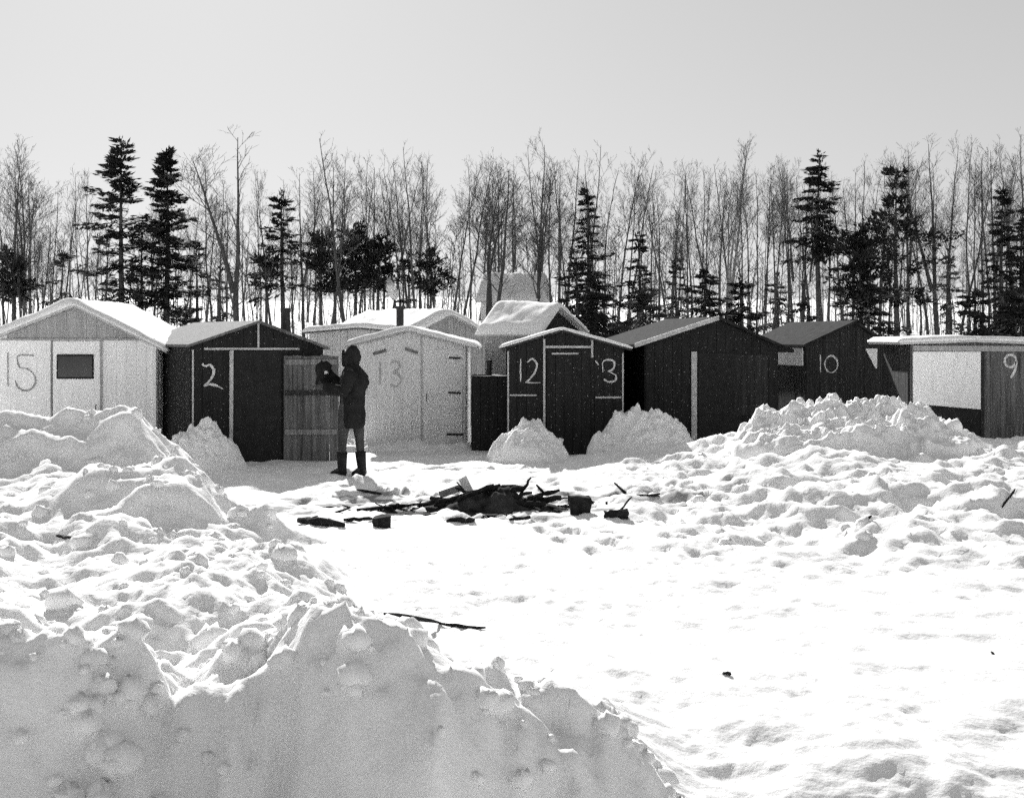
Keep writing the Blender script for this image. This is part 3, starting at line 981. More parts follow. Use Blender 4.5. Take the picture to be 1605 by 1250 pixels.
# trees one can pick out
plant(22, 222, 42, 4, 35, 1.2, 'bare tree fanning out to the right at the left edge')
plant(34, 240, 41, 8, 30, 1.0, 'thin bare tree leaning right beside the fanning tree at the left edge')
plant(122, 262, 41, 3, 0, .7, 'pole-straight bare tree standing alone left of the tall spruces')
plant(372, 203, 40, 7, -14, 1.5, 'stout bare tree with long ascending limbs behind the roof of shed 2')
plant(391, 300, 40.3, 1, -26, .9, 'slanting dark trunk just right of the stout bare tree')
plant(410, 262, 43, 3, -10, .8, 'thin straight bare tree right of the slanting trunk')
plant(515, 280, 41, 5, -22, 1.0, 'bare tree bending left out of the dark cedars')
plant(550, 212, 41.5, 0, -8, 1.25, 'tall bare tree with thick foot rising through the dark cedars')
plant(598, 232, 43, 1, 5, 1.0, 'bare tree with dark foot left of the thin stovepipe of shed 13')
plant(657, 226, 42, 0, 5, 1.0, 'tallest straight bare tree over the grey snow-edged gable')
plant(765, 250, 41, 4, 0, 1.5, 'thick fork-stemmed bare tree beside the large pale building')
plant(848, 213, 42, 2, 0, 1.1, 'tall bare tree at the right edge of the large pale building')
plant(869, 230, 41, 1, -22, 1.0, 'bare tree leaning left over the thick snow roof')
plant(882, 240, 43, 0, 0, 1.1, 'straight dark bare tree left of the spruce above shed 12')
plant(978, 245, 43, 5, -8, 1.0, 'bare tree between the two spruces above the 12 shed')
plant(1087, 265, 42, 6, -12, 1.0, 'forking bare tree above the pale door post')
plant(1096, 262, 44, 3, 6, .9, 'slim bare tree close right of the forking one above the pale post')
VB = bare_tree_meshes(620, 9, .10, .5, .45, 2, .01)
VB = (VB[0].mesh('trunk', M['palebark'], True), VB[1].mesh('crown', M['twig'], True))
plant(1136, 212, 41, None, 22, 1.0, 'tall pale-barked tree with a forked top behind the unnumbered black shed', VB)
plant(1186, 265, 43, 3, -3, .9, 'dark slender tree right of the pale-barked tree')
plant(1258, 270, 42, 2, -12, 1.0, 'bare tree with crooked trunk at the left of the pointed spruce')
plant(1441, 260, 42, 3, 0, .9, 'straight slim trunk between the shaggy pine and the leaning tree')
plant(1472, 214, 41, 7, -28, 1.2, 'tall bare tree leaning left over the white panel of shed 9')
plant(1500, 228, 43, 5, 14, 1.0, 'bare tree leaning right above the white panel of shed 9')
plant(1602, 208, 42, 0, 0, 1.2, 'tallest bare tree at the right edge of the wood')
for px in (-60, -120, -190, -250, -320, -400, 1635, 1660, 1690, 1720, 1760, 1790, 1840, 1890, 1940, 1990):
    plant(px, R.uniform(225, 260), R.uniform(41, 48))
byz = {}
for px, o in sorted(BARE, key=lambda t: t[0]):
    byz.setdefault(zone(px), []).append(o)
for z, L in byz.items():
    for i, o in enumerate(L):
        o['label'] = ('%s slender bare tree from the left %s' % (ORD[i], z)) if len(L) > 1 else 'lone slender bare tree ' + z


def conifer(px, py_top, py_low, half, Y, style, seed, label, name='spruce_tree', dens=1.0, mat='needle'):
    """an evergreen: trunk, and a crown of many small needle sprays hung on real branches"""
    rr = random.Random(seed)
    p = at(px, HY, Y)
    z0 = ground_z(p.x, Y)
    Hh = at(px, py_top, Y).z - z0
    cb = max(.15, at(px, py_low, Y).z - z0)
    Rr = half / F * Y
    root = empty(name, (p.x, Y, z0))
    tag(root, label, 'tree', 'evergreens in the wood behind the sheds')
    tr, cr = MB(), MB()
    rt = .035 + Hh * .0095
    tr.tube([(0, 0, -.3), (rr.gauss(0, .02), 0, Hh * .3), (rr.gauss(0, .04), 0, Hh * .65), (0, 0, Hh * .99)], [rt * 1.15, rt * .9, rt * .5, .008], 8)

    def spray(c, d, ln, wd):
        d = d.normalized()
        s = d.cross(Vector((rr.gauss(0, .5), rr.gauss(0, .5), 1))).normalized()
        a, b = c - s * wd * .5, c + s * wd * .5
        m = c + d * ln * .55
        e = c + d * ln
        o = len(cr.v)
        cr.v.extend([tuple(c), tuple(m - s * wd * .5), tuple(e), tuple(m + s * wd * .5 + Vector((0, 0, -.02)))])
        cr.f.append((o, o + 1, o + 2, o + 3))

    z = cb
    while z < Hh - .08:
        f = (z - cb) / max(.01, Hh - cb)
        if style == 'spruce':
            prof = (1 - f) ** .85 * (.55 + .45 * min(1, f * 5 + .35))
            step = (.16 + .12 * (1 - f)) / dens
            nbr = 4 + int(3 * (1 - f) * rr.random() * dens) + 1
            droop = -.28
        elif style == 'sparse':
            prof = (1 - f) ** .7 * (.8 + .3 * rr.random())
            step = (.22 + .26 * (1 - f)) / dens
            nbr = 5 + rr.randrange(3)
            droop = -.15
        elif style == 'pine':
            prof = (math.sin(min(1, f * 1.15 + .18) * math.pi) ** .8) * .8 + .2
            step = .32 / dens
            nbr = 4
            droop = .12
        else:      # bushy
            prof = (1 - f) ** .6 * min(1, .55 + f * 2.2) * (.6 + .6 * rr.random())
            step = .16 / dens
            nbr = 6
            droop = .15
        ph = rr.uniform(0, 6.28)
        for k in range(nbr):
            if rr.random() < .28:
                continue
            a = ph + 6.283 * k / nbr + rr.gauss(0, .3)
            L = max(.10, Rr * prof * rr.choice([.45, .7, .9, 1.0, 1.25]) * rr.uniform(.85, 1.1))
            d = Vector((math.cos(a), math.sin(a), droop + .5 * f + rr.gauss(0, .1)))
            b0 = Vector((0, 0, min(Hh - .05, z + rr.gauss(0, step * .45))))
            d.z += rr.gauss(0, .16)
            bend = -.10 * L if style in ('spruce', 'sparse') else .05 * L
            pts = [b0 + d * L * t + Vector((0, 0, bend * math.sin(t * 3.0))) for t in (0, .35, .7, 1)]
            cr.tube(pts, [.006 + .010 * L, .005 + .007 * L, .006, .003], 3, cap=False)
            n = int((22 + 46 * L) * dens * (1.2 if style in ('bushy', 'pine') else 1))
            for q in range(n):
                t = rr.random() ** .75
                if style == 'pine':
                    t = .45 + .6 * rr.random()
                i = min(2, int(t * 3))
                c = pts[i].lerp(pts[i + 1], min(1.15, t * 3 - i))
                spread = .16 * L * (1.1 - t * .6) + .03
                c = c + Vector((rr.gauss(0, spread), rr.gauss(0, spread), rr.gauss(-.02, spread * (.3 if style in ('spruce', 'sparse') else .45))))
                s = Vector((rr.gauss(0, 1), rr.gauss(0, 1), 0))
                dd = Vector((d.x, d.y, d.z - .15)) + s * .6
                if style in ('pine', 'bushy'):
                    dd.z += rr.gauss(.15, .5)
                spray(c, dd, rr.uniform(.12, .28), rr.uniform(.04, .09))
        z += step * rr.uniform(.7, 1.3)
    for q in range(30):   # leader
        spray(Vector((rr.gauss(0, .04), rr.gauss(0, .04), Hh - rr.random() * .5)), Vector((rr.gauss(0, .6), rr.gauss(0, .6), .8)), .16, .05)
    tr.build('trunk', M['bark'], root, True)
    cr.build('crown', M[mat], root)
    return root


CON = [
    (190, 217, 470, 66, 40, 'sparse', 'tall layered spruce, left one of the two over white shed 15', 'spruce_tree', 1.5),
    (262, 238, 500, 62, 40.6, 'sparse', 'darker tall spruce, right one of the two over white shed 15', 'spruce_tree', 1.7),
    (222, 360, 400, 24, 41.5, 'sparse', 'slim bare-stemmed spruce between the two tall spruces', 'spruce_tree', .8),
    (308, 385, 480, 28, 44, 'sparse', 'small ragged fir between the tall spruces and the stout bare tree', 'fir_tree', .8),
    (100, 395, 480, 30, 46, 'sparse', 'small faint fir left of the tall spruces', 'fir_tree', .7),
    (22, 395, 465, 46, 41, 'bushy', 'low dark evergreen at the left edge over shed 15', 'cedar_tree', 1.0),
    (441, 298, 445, 44, 43, 'sparse', 'thin spruce above the black stovepipe of shed 2', 'spruce_tree', 1.0),
    (418, 400, 450, 44, 42.5, 'bushy', 'low dark evergreen clump at the foot of the thin spruce', 'cedar_tree', .8),
    (505, 370, 455, 52, 42, 'bushy', 'dark domed cedar over the standing person, leftmost of the cedars', 'cedar_tree', 1.0),
    (556, 362, 455, 56, 43, 'bushy', 'broadest dark cedar around the tall bare tree', 'cedar_tree', 1.0),
    (594, 370, 452, 46, 42.6, 'bushy', 'narrow dark cedar at the right of the cedar clump', 'cedar_tree', 1.0),
    (640, 395, 462, 26, 44, 'spruce', 'small spruce above the stovepipe of shed 13', 'spruce_tree', .9),
    (676, 396, 458, 48, 44.5, 'bushy', 'loose dark evergreen over the grey snow-edged gable', 'cedar_tree', .75),
    (921, 300, 520, 54, 42, 'spruce', 'tall ragged spruce above the roof of black shed 12', 'spruce_tree', .8),
    (903, 395, 520, 36, 38, 'spruce', 'short dark spruce right behind the thick snow roof', 'spruce_tree', 1.0),
    (1000, 366, 510, 38, 41, 'spruce', 'short full spruce right of black shed 12', 'spruce_tree', .9),
    (1285, 238, 385, 56, 41, 'spruce', 'pointed dark spruce behind shed 10, tallest evergreen on the right', 'spruce_tree', 1.2),
    (1405, 272, 470, 72, 40, 'pine', 'shaggy tall pine behind the snow lens roof', 'pine_tree', 1.1),
    (1350, 365, 475, 62, 39, 'bushy', 'broad black evergreen mass left below the shaggy pine', 'pine_tree', 1.0),
    (1572, 298, 535, 40, 40, 'spruce', 'black spruce left of two at the right edge', 'spruce_tree', 1.0),
    (1606, 330, 540, 46, 41, 'spruce', 'black spruce cut off by the right edge', 'spruce_tree', 1.1),
    (1105, 425, 512, 58, 36, 'spruce', 'low dark fir bush left behind the ridge of the unnumbered shed', 'fir_bush', 1.2),
    (1160, 435, 512, 50, 36.5, 'spruce', 'low dark fir bush right behind the ridge of the unnumbered shed', 'fir_bush', 1.2),
    (1362, 440, 530, 62, 35, 'spruce', 'dark fir bush touching the ridge of shed 10', 'fir_bush', 1.2),
    (1528, 455, 530, 62, 36, 'spruce', 'dark fir bush over the snowy roof of shed 9', 'fir_bush', 1.2),
    (1592, 455, 535, 36, 36, 'spruce', 'dark fir bush at the right edge below the spruces', 'fir_bush', 1.2),
    (1010, 452, 520, 58, 35, 'spruce', 'low dark fir bush over the roof left of the pale post', 'fir_bush', 1.2),
    (936, 430, 520, 48, 36.5, 'spruce', 'dark fir bush behind the right gable slope of shed 12', 'fir_bush', 1.2),
    (1265, 470, 525, 34, 37, 'spruce', 'thin fir bush over the left roof slope of shed 10', 'fir_bush', .6),
    (1218, 430, 510, 30, 46, 'spruce', 'small pale spruce deep in the wood over the right of the unnumbered black shed', 'spruce_tree', .7),
    (1060, 400, 500, 30, 47, 'spruce', 'small pale spruce deep in the wood left of the pale-barked tree', 'spruce_tree', .7),
    (1490, 400, 500, 30, 48, 'spruce', 'small pale spruce deep in the wood behind shed 9', 'spruce_tree', .7),
    (345, 420, 500, 24, 48, 'sparse', 'small pale spruce deep in the wood behind shed 2', 'spruce_tree', .7),
]
for i, c in enumerate(CON):
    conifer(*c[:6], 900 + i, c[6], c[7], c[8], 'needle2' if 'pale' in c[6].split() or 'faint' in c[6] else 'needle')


# saplings and brush under the wood, and the far wood beyond: masses nobody could count
def thicket(name, n, y0, y1, h0, h1, r, seed, mat, label, xr):
    rr = random.Random(seed)
    mb = MB()
    P = [(rr.uniform(-1, 1), rr.uniform(y0, y1)) for _ in range(n)]
    X = np.array([a * xr * y for a, y in P]); Y = np.array([y for a, y in P])
    Z = terrain(X, Y)
    for i in range(n):
        h = rr.uniform(h0, h1)
        b = Vector((X[i], Y[i], Z[i] - .1))
        d = Vector((rr.gauss(0, .09), rr.gauss(0, .05), 1))
        pts = [b, b + d * h * .5 + Vector((rr.gauss(0, .05), 0, 0)), b + d * h]
        mb.tube(pts, [r, r * .7, r * .25], 4, cap=False)
        for k in range(int(4 + h * 2.6)):
            t = rr.uniform(.25, 1)
            q = pts[0].lerp(pts[2], t)
            a = rr.uniform(0, 6.28)
            L = h * rr.uniform(.08, .24)
            e = q + Vector((math.cos(a) * L * .6, math.sin(a) * L * .6, L * rr.uniform(.3, .9)))
            mb.tube([q, q.lerp(e, .5) + Vector((0, 0, -.02)), e], [r * .45, r * .35, r * .2], 3, cap=False)
            if L > .4:
                for w in range(2):
                    f = q.lerp(e, rr.uniform(.3, .9))
                    g = f + Vector((rr.gauss(0, L * .25), rr.gauss(0, L * .25), L * rr.uniform(.15, .5)))
                    mb.tube([f, g], [r * .25, r * .15], 3, cap=False)
    tag(mb.build(name, M[mat], smooth=True), label, 'undergrowth', kind='stuff')


thicket('undergrowth', 850, 34, 58, .6, 3.0, .013, 41, 'twig', 'thin leafless saplings and brush under the trees', .40)
thicket('distant_woods', 300, 58, 92, 3.2, 5.6, .032, 43, 'bark', 'far-off leafless wood behind the first trees', .42)

# ------------------------------------------------------------------ clump of snow in the cedars
mb = MB()
c = at(612, 453, 42.4)
for k in range(5):
    chunk(mb, c + Vector((R.gauss(0, .05), R.gauss(0, .05), (k - 2) * .075)), .15, 700 + k, 1.0)
o = mb.build('snow_clump', M['clean_snow'], smooth=True)
tag(o, 'bright round clump of snow caught in branches above shed 13', 'snow clump')

# ------------------------------------------------------------------ dead bonfire
def stick(mb, p, q, r, seed, n=6, sides=7):
    rr = random.Random(seed)
    p, q = Vector(p), Vector(q)
    pts = [p.lerp(q, i / n) + Vector((rr.gauss(0, r * .35), rr.gauss(0, r * .35), rr.gauss(0, r * .3))) for i in range(n + 1)]
    mb.tube(pts, [r * rr.uniform(.75, 1.2) * (.55 if i in (0, n) else 1) for i in range(n + 1)], sides)


def on_snow(px, py):
    """point on the snow under a pixel"""
    ys = np.arange(4.5, 24, .04)
    g = terrain((px - CX) / F * ys, ys)
    hit = np.nonzero(ZC - (py - HY) / F * ys <= g)[0]
    i = int(hit[0]) if len(hit) else 290
    return Vector(((px - CX) / F * ys[i], ys[i], g[i]))


G = 'charred wood of the dead bonfire'
# the ash heap
c = on_snow(770, 797)
mb = MB()
n = 40
gx, gy = np.meshgrid(np.linspace(-1.15, 1.15, n * 2), np.linspace(-.5, .5, n))
hh = .20 * np.exp(-((gx / .55) ** 2 + (gy / .28) ** 2)) * (1 + .6 * fbm(gx * 3, gy * 3, 777, 4)) + .05 * lumps(gx * 7, gy * 7, 778) * np.exp(-((gx / .9) ** 2 + (gy / .35) ** 2)) - .03
mb.add([(gx[j, i], gy[j, i], hh[j, i]) for j in range(n) for i in range(2 * n)], [(j * 2 * n + i, j * 2 * n + i + 1, (j + 1) * 2 * n + i + 1, (j + 1) * 2 * n + i) for j in range(n - 1) for i in range(2 * n - 1)])
o = mb.build('ash_heap', M['sootash'], smooth=True)
o.location = (c.x, c.y, c.z)
tag(o, 'low black heap of ash and cinders where the bonfire burned', 'ash heap')
A = c
fire = [
    ((-.62, -.05, .03), (.0, .10, .17), .034, 'charred log sloping into the left end of the ash heap'),
    ((-.28, .02, .10), (.34, .05, .24), .042, 'thickest charred log lying across the top of the ash heap'),
    ((.18, -.08, .04), (.74, .02, .10), .034, 'charred log along the right end of the ash heap'),
    ((.30, .05, .10), (.44, .10, .34), .018, 'thin burnt stick standing up from the ash heap'),
    ((-.15, .0, .14), (-.40, .10, .22), .018, 'forked burnt stick rising left of the pale board'),
    ((.42, .10, .10), (.76, .05, .20), .026, 'burnt branch tilted upward at the right of the heap'),
    ((.05, -.16, .05), (.62, -.22, .07), .034, 'charred log lying in front of the ash heap'),
    ((-1.15, .08, .02), (-.55, -.02, .05), .016, 'long thin burnt pole stretching left from the heap'),
]
fr = random.Random(91)
WHERE = ['left end of the heap, low', 'left shoulder of the heap', 'left of the middle of the heap', 'middle of the heap, nearer side', 'middle of the heap, top', 'middle of the heap, farther side', 'right of the middle of the heap', 'right shoulder of the heap', 'right end of the heap, upper', 'right end of the heap, low']
for k in range(10):
    x = -.55 + 1.1 * k / 9
    a = fr.uniform(-.7, .7)
    L = fr.uniform(.12, .26)
    y, z = fr.uniform(-.14, .1), .19 * math.exp(-(x / .5) ** 2) + .02
    d = Vector((math.cos(a), math.sin(a) * .5, fr.uniform(-.35, .35))) * L
    fire.append((Vector((x, y, z)) - d, Vector((x, y, z)) + d, fr.uniform(.02, .036), 'short charred log at the ' + WHERE[k]))
for i, (p, q, r, lb) in enumerate(fire):
    mb = MB()
    stick(mb, p, q, r, 800 + i)
    if 'forked' in lb or 'branch' in lb:
        m = Vector(p).lerp(Vector(q), .55)
        stick(mb, m, m + Vector((-.10, .02, .10)), r * .6, 830 + i, 3)
    o = mb.build('charred_log', M['char'], smooth=True)
    o.location = A
    tag(o, lb, 'burnt log', G)
mb = MB()
fr = random.Random(77)
P = [(A.x + fr.gauss(-.1, .75), A.y + fr.gauss(-.05, .22)) for k in range(170)]
for (x, y) in P:
    z = ground_z(x, y)
    L = fr.choice([.02, .03, .05, .08, .13])
    a = fr.gauss(0, .5)
    w = fr.uniform(.008, .02)
    m = Vector((x, y, z + w * .6))
    d = Vector((math.cos(a), math.sin(a), fr.gauss(0, .25))) * L
    stick(mb, m - d, m + d, w, fr.randrange(9999), 2, 5)
tag(mb.build('cinders', M['char']), 'black cinders and burnt splinters strewn round the ash heap', 'cinders', kind='stuff')
mb = MB()
mb.box(-.05, .05, -.012, .012, 0, .30)
o = mb.build('pale_board', M['palewood'])
p = on_snow(742, 790)
o.location = (p.x, p.y - .05, p.z + .05)
o.rotation_euler = (math.radians(-25), math.radians(-28), 0)
tag(o, 'pale board end sticking out of the black ash heap', 'board')
mb = MB()
mb.box(-.16, .10, -.015, .015, 0, .07)
o = mb.build('pale_board', M['ash'])
o.location = (A.x - .42, A.y + .1, A.z + .16)
o.rotation_euler = (math.radians(-30), math.radians(-18), .2)
tag(o, 'grey ash-covered board lying on the left of the heap', 'board')


def block(name, px, py, sx, sy, sz, rz, mat, label, cat, seed, group=None):
    rr = random.Random(seed)
    p = on_snow(px, py)
    mb = MB()
    n = 9
    rings = []
    for j in range(4):
        t = j / 3
        ring = []
        for k in range(n):
            a = 6.283 * k / n
            q = 1 + rr.uniform(-.15, .15)
            sq = 1 / max(abs(math.cos(a)), abs(math.sin(a)))
            ring.append((math.cos(a) * sx * q * min(sq, 1.25), math.sin(a) * sy * q * min(sq, 1.25), -.03 + (sz + .03) * t + rr.uniform(-.02, .02) * (j > 0)))
        rings.append(ring)
    mb.rings(rings)
    o = mb.build(name, mat)
    o.location = p
    o.rotation_euler = (0, 0, rz)
    return tag(o, label, cat, group)


block('charred_block', 908, 802, .11, .10, .17, .3, M['char'], 'square black block standing right of the ash heap', 'burnt block', 1)
block('charred_block', 598, 826, .085, .07, .10, .2, M['char'], 'small black block standing on snow left of the heap', 'burnt block', 2)
block('charred_block', 966, 808, .12, .05, .05, .1, M['char'], 'flat black cinder lump farthest right of the ash heap', 'burnt block', 3)
for (p, q, r, lb) in (((466, 822), (540, 826), .05, 'dark half-buried log left of the bonfire'),
                      ((560, 800), (640, 797), .022, 'thin blackened slat lying left behind the small block'),
                      ((700, 818), (745, 820), .03, 'short black log in front of the ash heap'),
                      ((800, 817), (832, 812), .022, 'small black stick in front of the right end of the heap'),
                      ((540, 818), (585, 815), .024, 'small burnt stick between the half-buried log and small block'),
                      ((600, 776), (560, 770), .018, 'short dark stick lying near the feet of the person'),
                      ((640, 796), (715, 786), .03, 'burnt slat lying flat left of the heap')):
    mb = MB()
    a, b = on_snow(*p), on_snow(*q)
    m = (a + b) / 2
    stick(mb, a - m + Vector((0, 0, r * .5)), b - m + Vector((0, 0, r * .6)), r, int(p[0]), 6)
    o = mb.build('charred_log', M['char'], smooth=True)
    o.location = m
    tag(o, lb, 'burnt log', G)
for i, (p, q, rise, r, lb) in enumerate((((968, 806), (990, 800), .14, .012, 'thin twig poking up at the far right of the bonfire'),
                                          ((1347, 695), (1362, 682), .03, .014, 'short dark stick in the slope of the jagged snow pile'),
                                          ((1570, 797), (1592, 780), .08, .012, 'bent twig poking from snow at the right edge'),
                                          ((1350, 822), (1366, 816), .04, .012, 'short twig lying on the snow below the jagged pile'),
                                          ((90, 840), (118, 846), .0, .014, 'dark twig on the lumpy snow below white shed 15'),
                                          ((870, 660), (866, 656), .02, .01, ''),
                                          ((1132, 1056), (1146, 1060), .01, .01, 'small dark bark chip on the smooth snow at right'),
                                          ((1553, 1024), (1558, 1026), .0, .007, 'tiny black pebble on the smooth snow at far right'),
                                          ((604, 962), (690, 978), .0, .014, 'long half-buried stick on the snow, left piece'),
                                          ((688, 981), (762, 986), .0, .013, 'long half-buried stick on the snow, right piece'))):
    if not lb:
        continue
    a, b = on_snow(*p), on_snow(*q)
    m = (a + b) / 2
    mb = MB()
    n = 5
    stick(mb, a - m + Vector((0, 0, r * .2)), b - m + Vector((0, 0, r * .3 + rise)), r, 900 + i, n)
    o = mb.build('twig' if r < .0135 else 'stick', M['char'], smooth=True)
    o.location = m
    tag(o, lb, 'stick', 'sticks and twigs lying in the snow')

# ------------------------------------------------------------------ the person
def ell(c, a, b, rx, ry, n=16, sq=1.0):
    """ring round c in the plane of unit vectors a, b"""
    return [c + a * (rx * math.cos(2 * math.pi * k / n)) + b * (ry * math.sin(2 * math.pi * k / n)) for k in range(n)]


def person():
    Y = 19.5
    g = at(549, 745, Y)
    x0, z0 = g.x, ground_z(g.x, Y)
    root = empty('person', (x0, Y, z0))
    tag(root, 'person in dark hooded parka facing left with forearms raised beside shed 2', 'person')
    s = 1.80 / 1.80
    # body: one skinned skeleton; local x to the right of the photograph, y away from the camera
    J, E, rad = [], [], []

    def j(x, y, z, r, parent=None, ry=None):
        J.append((x, y, z)); rad.append((r, ry or r))
        if parent is not None:
            E.append((parent, len(J) - 1))
        return len(J) - 1
    pel = j(.01, 0, .95, .15)
    wa = j(.02, 0, 1.12, .15, pel)
    ch = j(.03, 0, 1.34, .165, wa)
    nk = j(.02, 0, 1.52, .06, ch)
    hd = j(-.01, 0, 1.63, .088, nk)
    hd2 = j(-.015, 0, 1.73, .075, hd)
    # legs: near (camera side) and far
    h1 = j(-.07, -.05, .88, .105, pel); k1 = j(-.10, -.08, .48, .066, h1); a1 = j(-.11, -.06, .10, .048, k1); t1 = j(-.23, -.07, .04, .04, a1)
    h2 = j(.09, .06, .88, .105, pel); k2 = j(.125, .05, .48, .066, h2); a2 = j(.155, .03, .10, .048, k2); t2 = j(.06, -.02, .04, .04, a2)
    # arms
    s1 = j(.03, -.21, 1.42, .07, ch); e1 = j(-.06, -.25, 1.17, .052, s1); w1 = j(-.34, -.16, 1.24, .036, e1)
    s2 = j(.0, .20, 1.42, .07, ch); e2 = j(-.10, .22, 1.20, .052, s2); w2 = j(-.32, .10, 1.42, .036, e2)
    for (w, dirx, up) in ((w1, -1, .12), (w2, -1, .25)):
        p = Vector(J[w])
        palm = j(p.x - .06, p.y, p.z + .01, .034, w, .02)
        for f in range(4):
            dy = -.03 + .02 * f
            a = j(p.x - .115, p.y + dy, p.z + .022 - .004 * f, .0105, palm)
            b = j(p.x - .145, p.y + dy * .9, p.z + .012, .010, a)
            j(p.x - .155, p.y + dy * .8, p.z - .015, .009, b)
        a = j(p.x - .05, p.y + .04, p.z + .05, .012, palm)
        j(p.x - .085, p.y + .045, p.z + .07, .010, a)
    me = bpy.data.meshes.new('body')
    me.from_pydata(J, E, [])
    me.materials.append(M['trouser'])
    o = bpy.data.objects.new('body', me)
    COL.objects.link(o)
    o.parent = root
    md = o.modifiers.new('skin', 'SKIN')
    if not me.skin_vertices:
        me.attributes.new if False else None
    try:
        sv = me.skin_vertices[0].data
    except Exception:
        bpy.context.view_layer.objects.active = o
        o.select_set(True)
        bpy.ops.mesh.customdata_skin_add()
        sv = me.skin_vertices[0].data
    for i, (a, b) in enumerate(rad):
        sv[i].radius = (a, b)
        sv[i].use_root = (i == 0)
    md.use_smooth_shade = True
    sb = o.modifiers.new('sub', 'SUBSURF'); sb.levels = 1; sb.render_levels = 2
    # parka: lofted round the trunk, hem at mid thigh
    X, Yv, Z = Vector((1, 0, 0)), Vector((0, 1, 0)), Vector((0, 0, 1))
    mb = MB()
    prof = [(.02, .66, .17, .185), (.02, .70, .195, .20), (.025, .85, .20, .205), (.03, 1.0, .185, .20), (.04, 1.15, .19, .21), (.05, 1.28, .205, .235), (.05, 1.38, .195, .245), (.04, 1.46, .15, .20), (.03, 1.52, .105, .12), (.02, 1.56, .09, .10)]
    rings = []
    for i, (cx, z, rx, ry) in enumerate(prof):
        ring = ell(Vector((cx, 0, z)), X, Yv, rx * (.90 if z < 1.2 else .95), ry * .92, 24)
        ring = [p * 1 + (X * math.cos(k * .2618) + Yv * math.sin(k * .2618)) * (.014 * math.sin(k * 1.83 + i * 1.1) + R.gauss(0, .006)) for k, p in enumerate(ring)]
        rings.append(ring)
    mb.rings(rings)
    pk = mb.build('parka', M['cloth'], root, True)
    # sleeves
    for (a, b, c) in ((s1, e1, w1), (s2, e2, w2)):
        m2 = MB()
        pa, pb, pc = Vector(J[a]), Vector(J[b]), Vector(J[c])
        pts = [pa + (pa - pb) * .12, pa.lerp(pb, .3), pa.lerp(pb, .7), pb, pb.lerp(pc, .25), pb.lerp(pc, .6), pb.lerp(pc, .97)]
        m2.tube(pts, [.10, .098, .085, .082, .078, .070, .064], 14)
        m2.build('sleeve', M['cloth'], pk, True)
    # hood with a pointed crown, open towards the left
    m2 = MB()
    rings = []
    for (cx, cz, rx, rz_) in ((-.085, 1.63, .085, .105), (-.05, 1.645, .118, .138), (.0, 1.65, .135, .155), (.055, 1.64, .125, .145), (.10, 1.61, .09, .11), (.125, 1.58, .04, .06)):
        rings.append([Vector((cx + .03 * math.sin(t) * (1 if math.sin(t) > 0 else .2), rx * math.cos(t), cz + rz_ * math.sin(t) * (1.12 if math.sin(t) > 0 else 1))) for t in [2 * math.pi * k / 18 for k in range(18)]])
    m2.rings(rings)
    m2.build('hood', M['cloth'], pk, True)
    m2 = MB()
    m2.tube([Vector((-.092, .083 * math.cos(t), 1.63 + .105 * math.sin(t))) for t in [2 * math.pi * k / 16 for k in range(17)]], .02, 7)
    m2.build('hood_trim', M['cloth'], pk, True)
    # face inside the hood: profile with brow, nose, lips and chin
    m2 = MB()
    rings = []
    for (z, fx, w) in ((1.545, -.075, .045), (1.565, -.105, .055), (1.585, -.108, .06), (1.598, -.114, .062), (1.615, -.112, .065), (1.63, -.138, .066), (1.65, -.120, .068), (1.668, -.108, .07), (1.69, -.112, .07), (1.72, -.100, .066), (1.74, -.07, .05)):
        ring = []
        for k in range(14):
            t = 2 * math.pi * k / 14
            cxx = -.03
            front = math.cos(t)
            nose = max(0, front) ** (6 if 1.61 < z < 1.66 else 1.0)
            x = cxx + (fx - cxx) * nose if front > 0 else cxx - front * .05
            if front > 0 and 1.61 < z < 1.66:
                x = min(x, cxx + (-.104 - cxx) * front)
            ring.append(Vector((x, w * math.sin(t), z)))
        rings.append(ring)
    m2.rings(rings)
    m2.build('face', M['skin'], root, True)
    # boots
    for (a, t, k) in ((a1, t1, k1), (a2, t2, k2)):
        pa, pt, pk_ = Vector(J[a]), Vector(J[t]), Vector(J[k])
        m2 = MB()
        up = pa.lerp(pk_, .62)
        m2.tube([up, pa.lerp(up, .5), pa + Vector((.005, 0, 0)), Vector((pa.x + .01, pa.y, .03))], [.078, .07, .062, .064], 14)
        d = Vector((pt.x - pa.x, pt.y - pa.y, 0))
        base = Vector((pa.x, pa.y, .0))
        side = Vector((-d.y, d.x, 0)).normalized()
        rr_ = []
        for (q, w, hgt) in ((-.5, .03, .06), (-.35, .045, .09), (.2, .05, .10), (.7, .052, .085), (1.1, .05, .07), (1.3, .03, .05)):
            c = base + d * q
            rr_.append([c + side * (w * math.cos(u)) + Vector((0, 0, max(-.005, hgt * .5 + hgt * .55 * math.sin(u)))) for u in [2 * math.pi * kk / 12 for kk in range(12)]])
        m2.rings(rr_)
        m2.build('boot', M['rubber'], root, True)
    # what the person holds
    hp = Vector(J[w2]) + Vector((-.06, -.03, .0))
    m2 = MB()
    rings = []
    rr = random.Random(3)
    for i, (z, rx, ry) in enumerate(((-.17, .06, .05), (-.15, .10, .08), (-.04, .085, .09), (.05, .12, .085), (.11, .10, .07), (.16, .06, .04))):
        rings.append([Vector((rx * math.cos(t) * (1 + rr.uniform(-.3, .3)), ry * math.sin(t), z + rr.uniform(-.025, .025))) for t in [2 * math.pi * k / 12 for k in range(12)]])
    m2.rings(rings)
    b = empty('bundle', Vector((x0, Y, z0)) + hp)
    tag(b, 'dark bundle with a pale patch held up in front of the person', 'bundle')
    m2.build('sack', M['cloth'], b, True)
    m3 = MB()
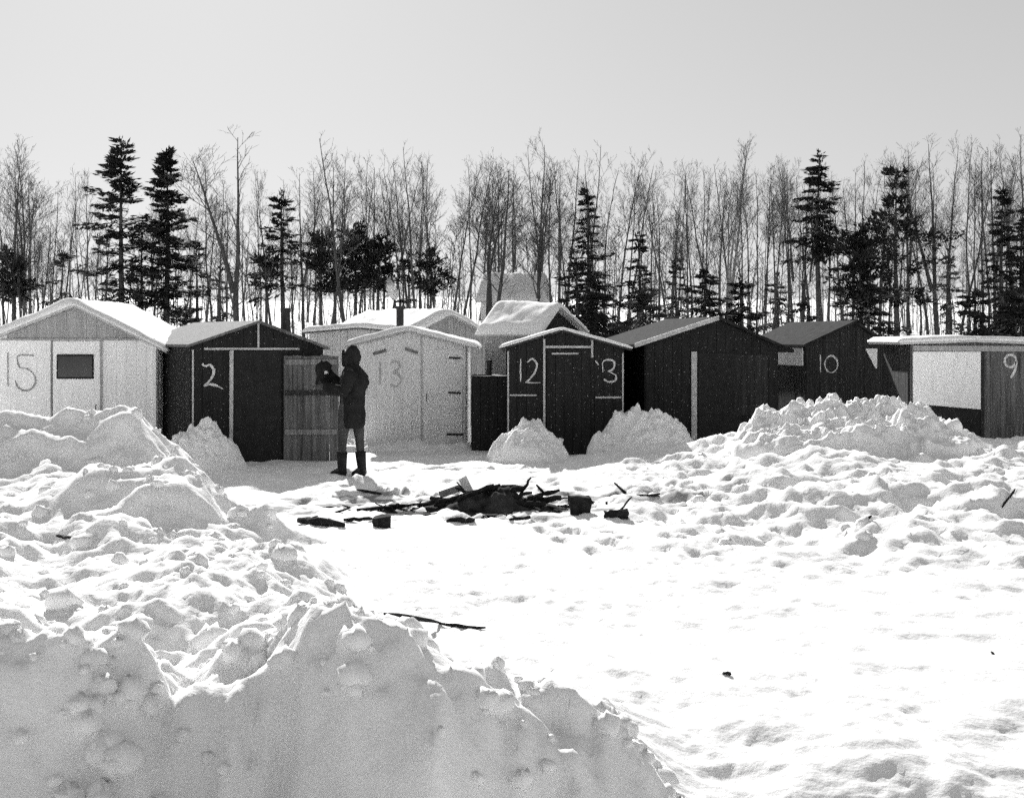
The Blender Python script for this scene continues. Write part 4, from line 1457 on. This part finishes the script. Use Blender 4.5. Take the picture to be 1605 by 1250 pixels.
    for (a, c, q) in ((.05, .01, .03),):
        chunk(m3, Vector((a, -.085, c)), q, int(a * 1000) + 50)
    m3.build('pale_patch', M['palewood'], b, True)


person()

# ------------------------------------------------------------------ light, sky, camera
EL, AZ = math.radians(29), math.radians(-14)          # the sun stands behind the sheds, to the left
sd = Vector((math.sin(AZ) * math.cos(EL), math.cos(AZ) * math.cos(EL), math.sin(EL)))
ld = bpy.data.lights.new('sun', 'SUN')
ld.energy = 4.2
ld.angle = math.radians(.6)
ld.color = (1, .995, .985)
lo = bpy.data.objects.new('sun', ld)
lo.rotation_euler = (-sd).to_track_quat('-Z', 'Y').to_euler()
lo.location = sd * 50
COL.objects.link(lo)

W = bpy.data.worlds.new('World')
SC.world = W
W.use_nodes = True
nt = W.node_tree
sky = nt.nodes.new('ShaderNodeTexSky')
sky.sky_type = 'NISHITA'
sky.sun_disc = False
sky.sun_elevation = EL
sky.sun_rotation = AZ
sky.air_density = 1.0
sky.dust_density = .6
bw = nt.nodes.new('ShaderNodeRGBToBW')
nt.links.new(sky.outputs[0], bw.inputs[0])
bg = nt.nodes['Background']
pw = nt.nodes.new('ShaderNodeMath'); pw.operation = 'POWER'      # thin high cloud evens the sky out
pw.inputs[1].default_value = .40
nt.links.new(bw.outputs[0], pw.inputs[0])
gn = nt.nodes.new('ShaderNodeMath'); gn.operation = 'MULTIPLY'
gn.inputs[1].default_value = 1.58
nt.links.new(pw.outputs[0], gn.inputs[0])
nt.links.new(gn.outputs[0], bg.inputs['Color'])
bg.inputs['Strength'].default_value = .10

cd = bpy.data.cameras.new('camera')
cam = bpy.data.objects.new('camera', cd)
COL.objects.link(cam)
cam.location = (0, 0, ZC)
cam.rotation_euler = (math.radians(90), 0, 0)
cd.sensor_fit = 'HORIZONTAL'
cd.sensor_width = 36
cd.lens = 36 * F / 1605
cd.shift_y = -(625 - HY) / 1605
cd.clip_start = .05
cd.clip_end = 3000
SC.camera = cam

SC.view_settings.view_transform = 'Standard'
SC.view_settings.look = 'None'
SC.view_settings.exposure = 0.85
SC.view_settings.gamma = 1
SC.cycles.max_bounces = 6
SC.cycles.use_denoising = False
SC.cycles.use_adaptive_sampling = True
SC.cycles.adaptive_threshold = .06
SC.cycles.adaptive_min_samples = 16
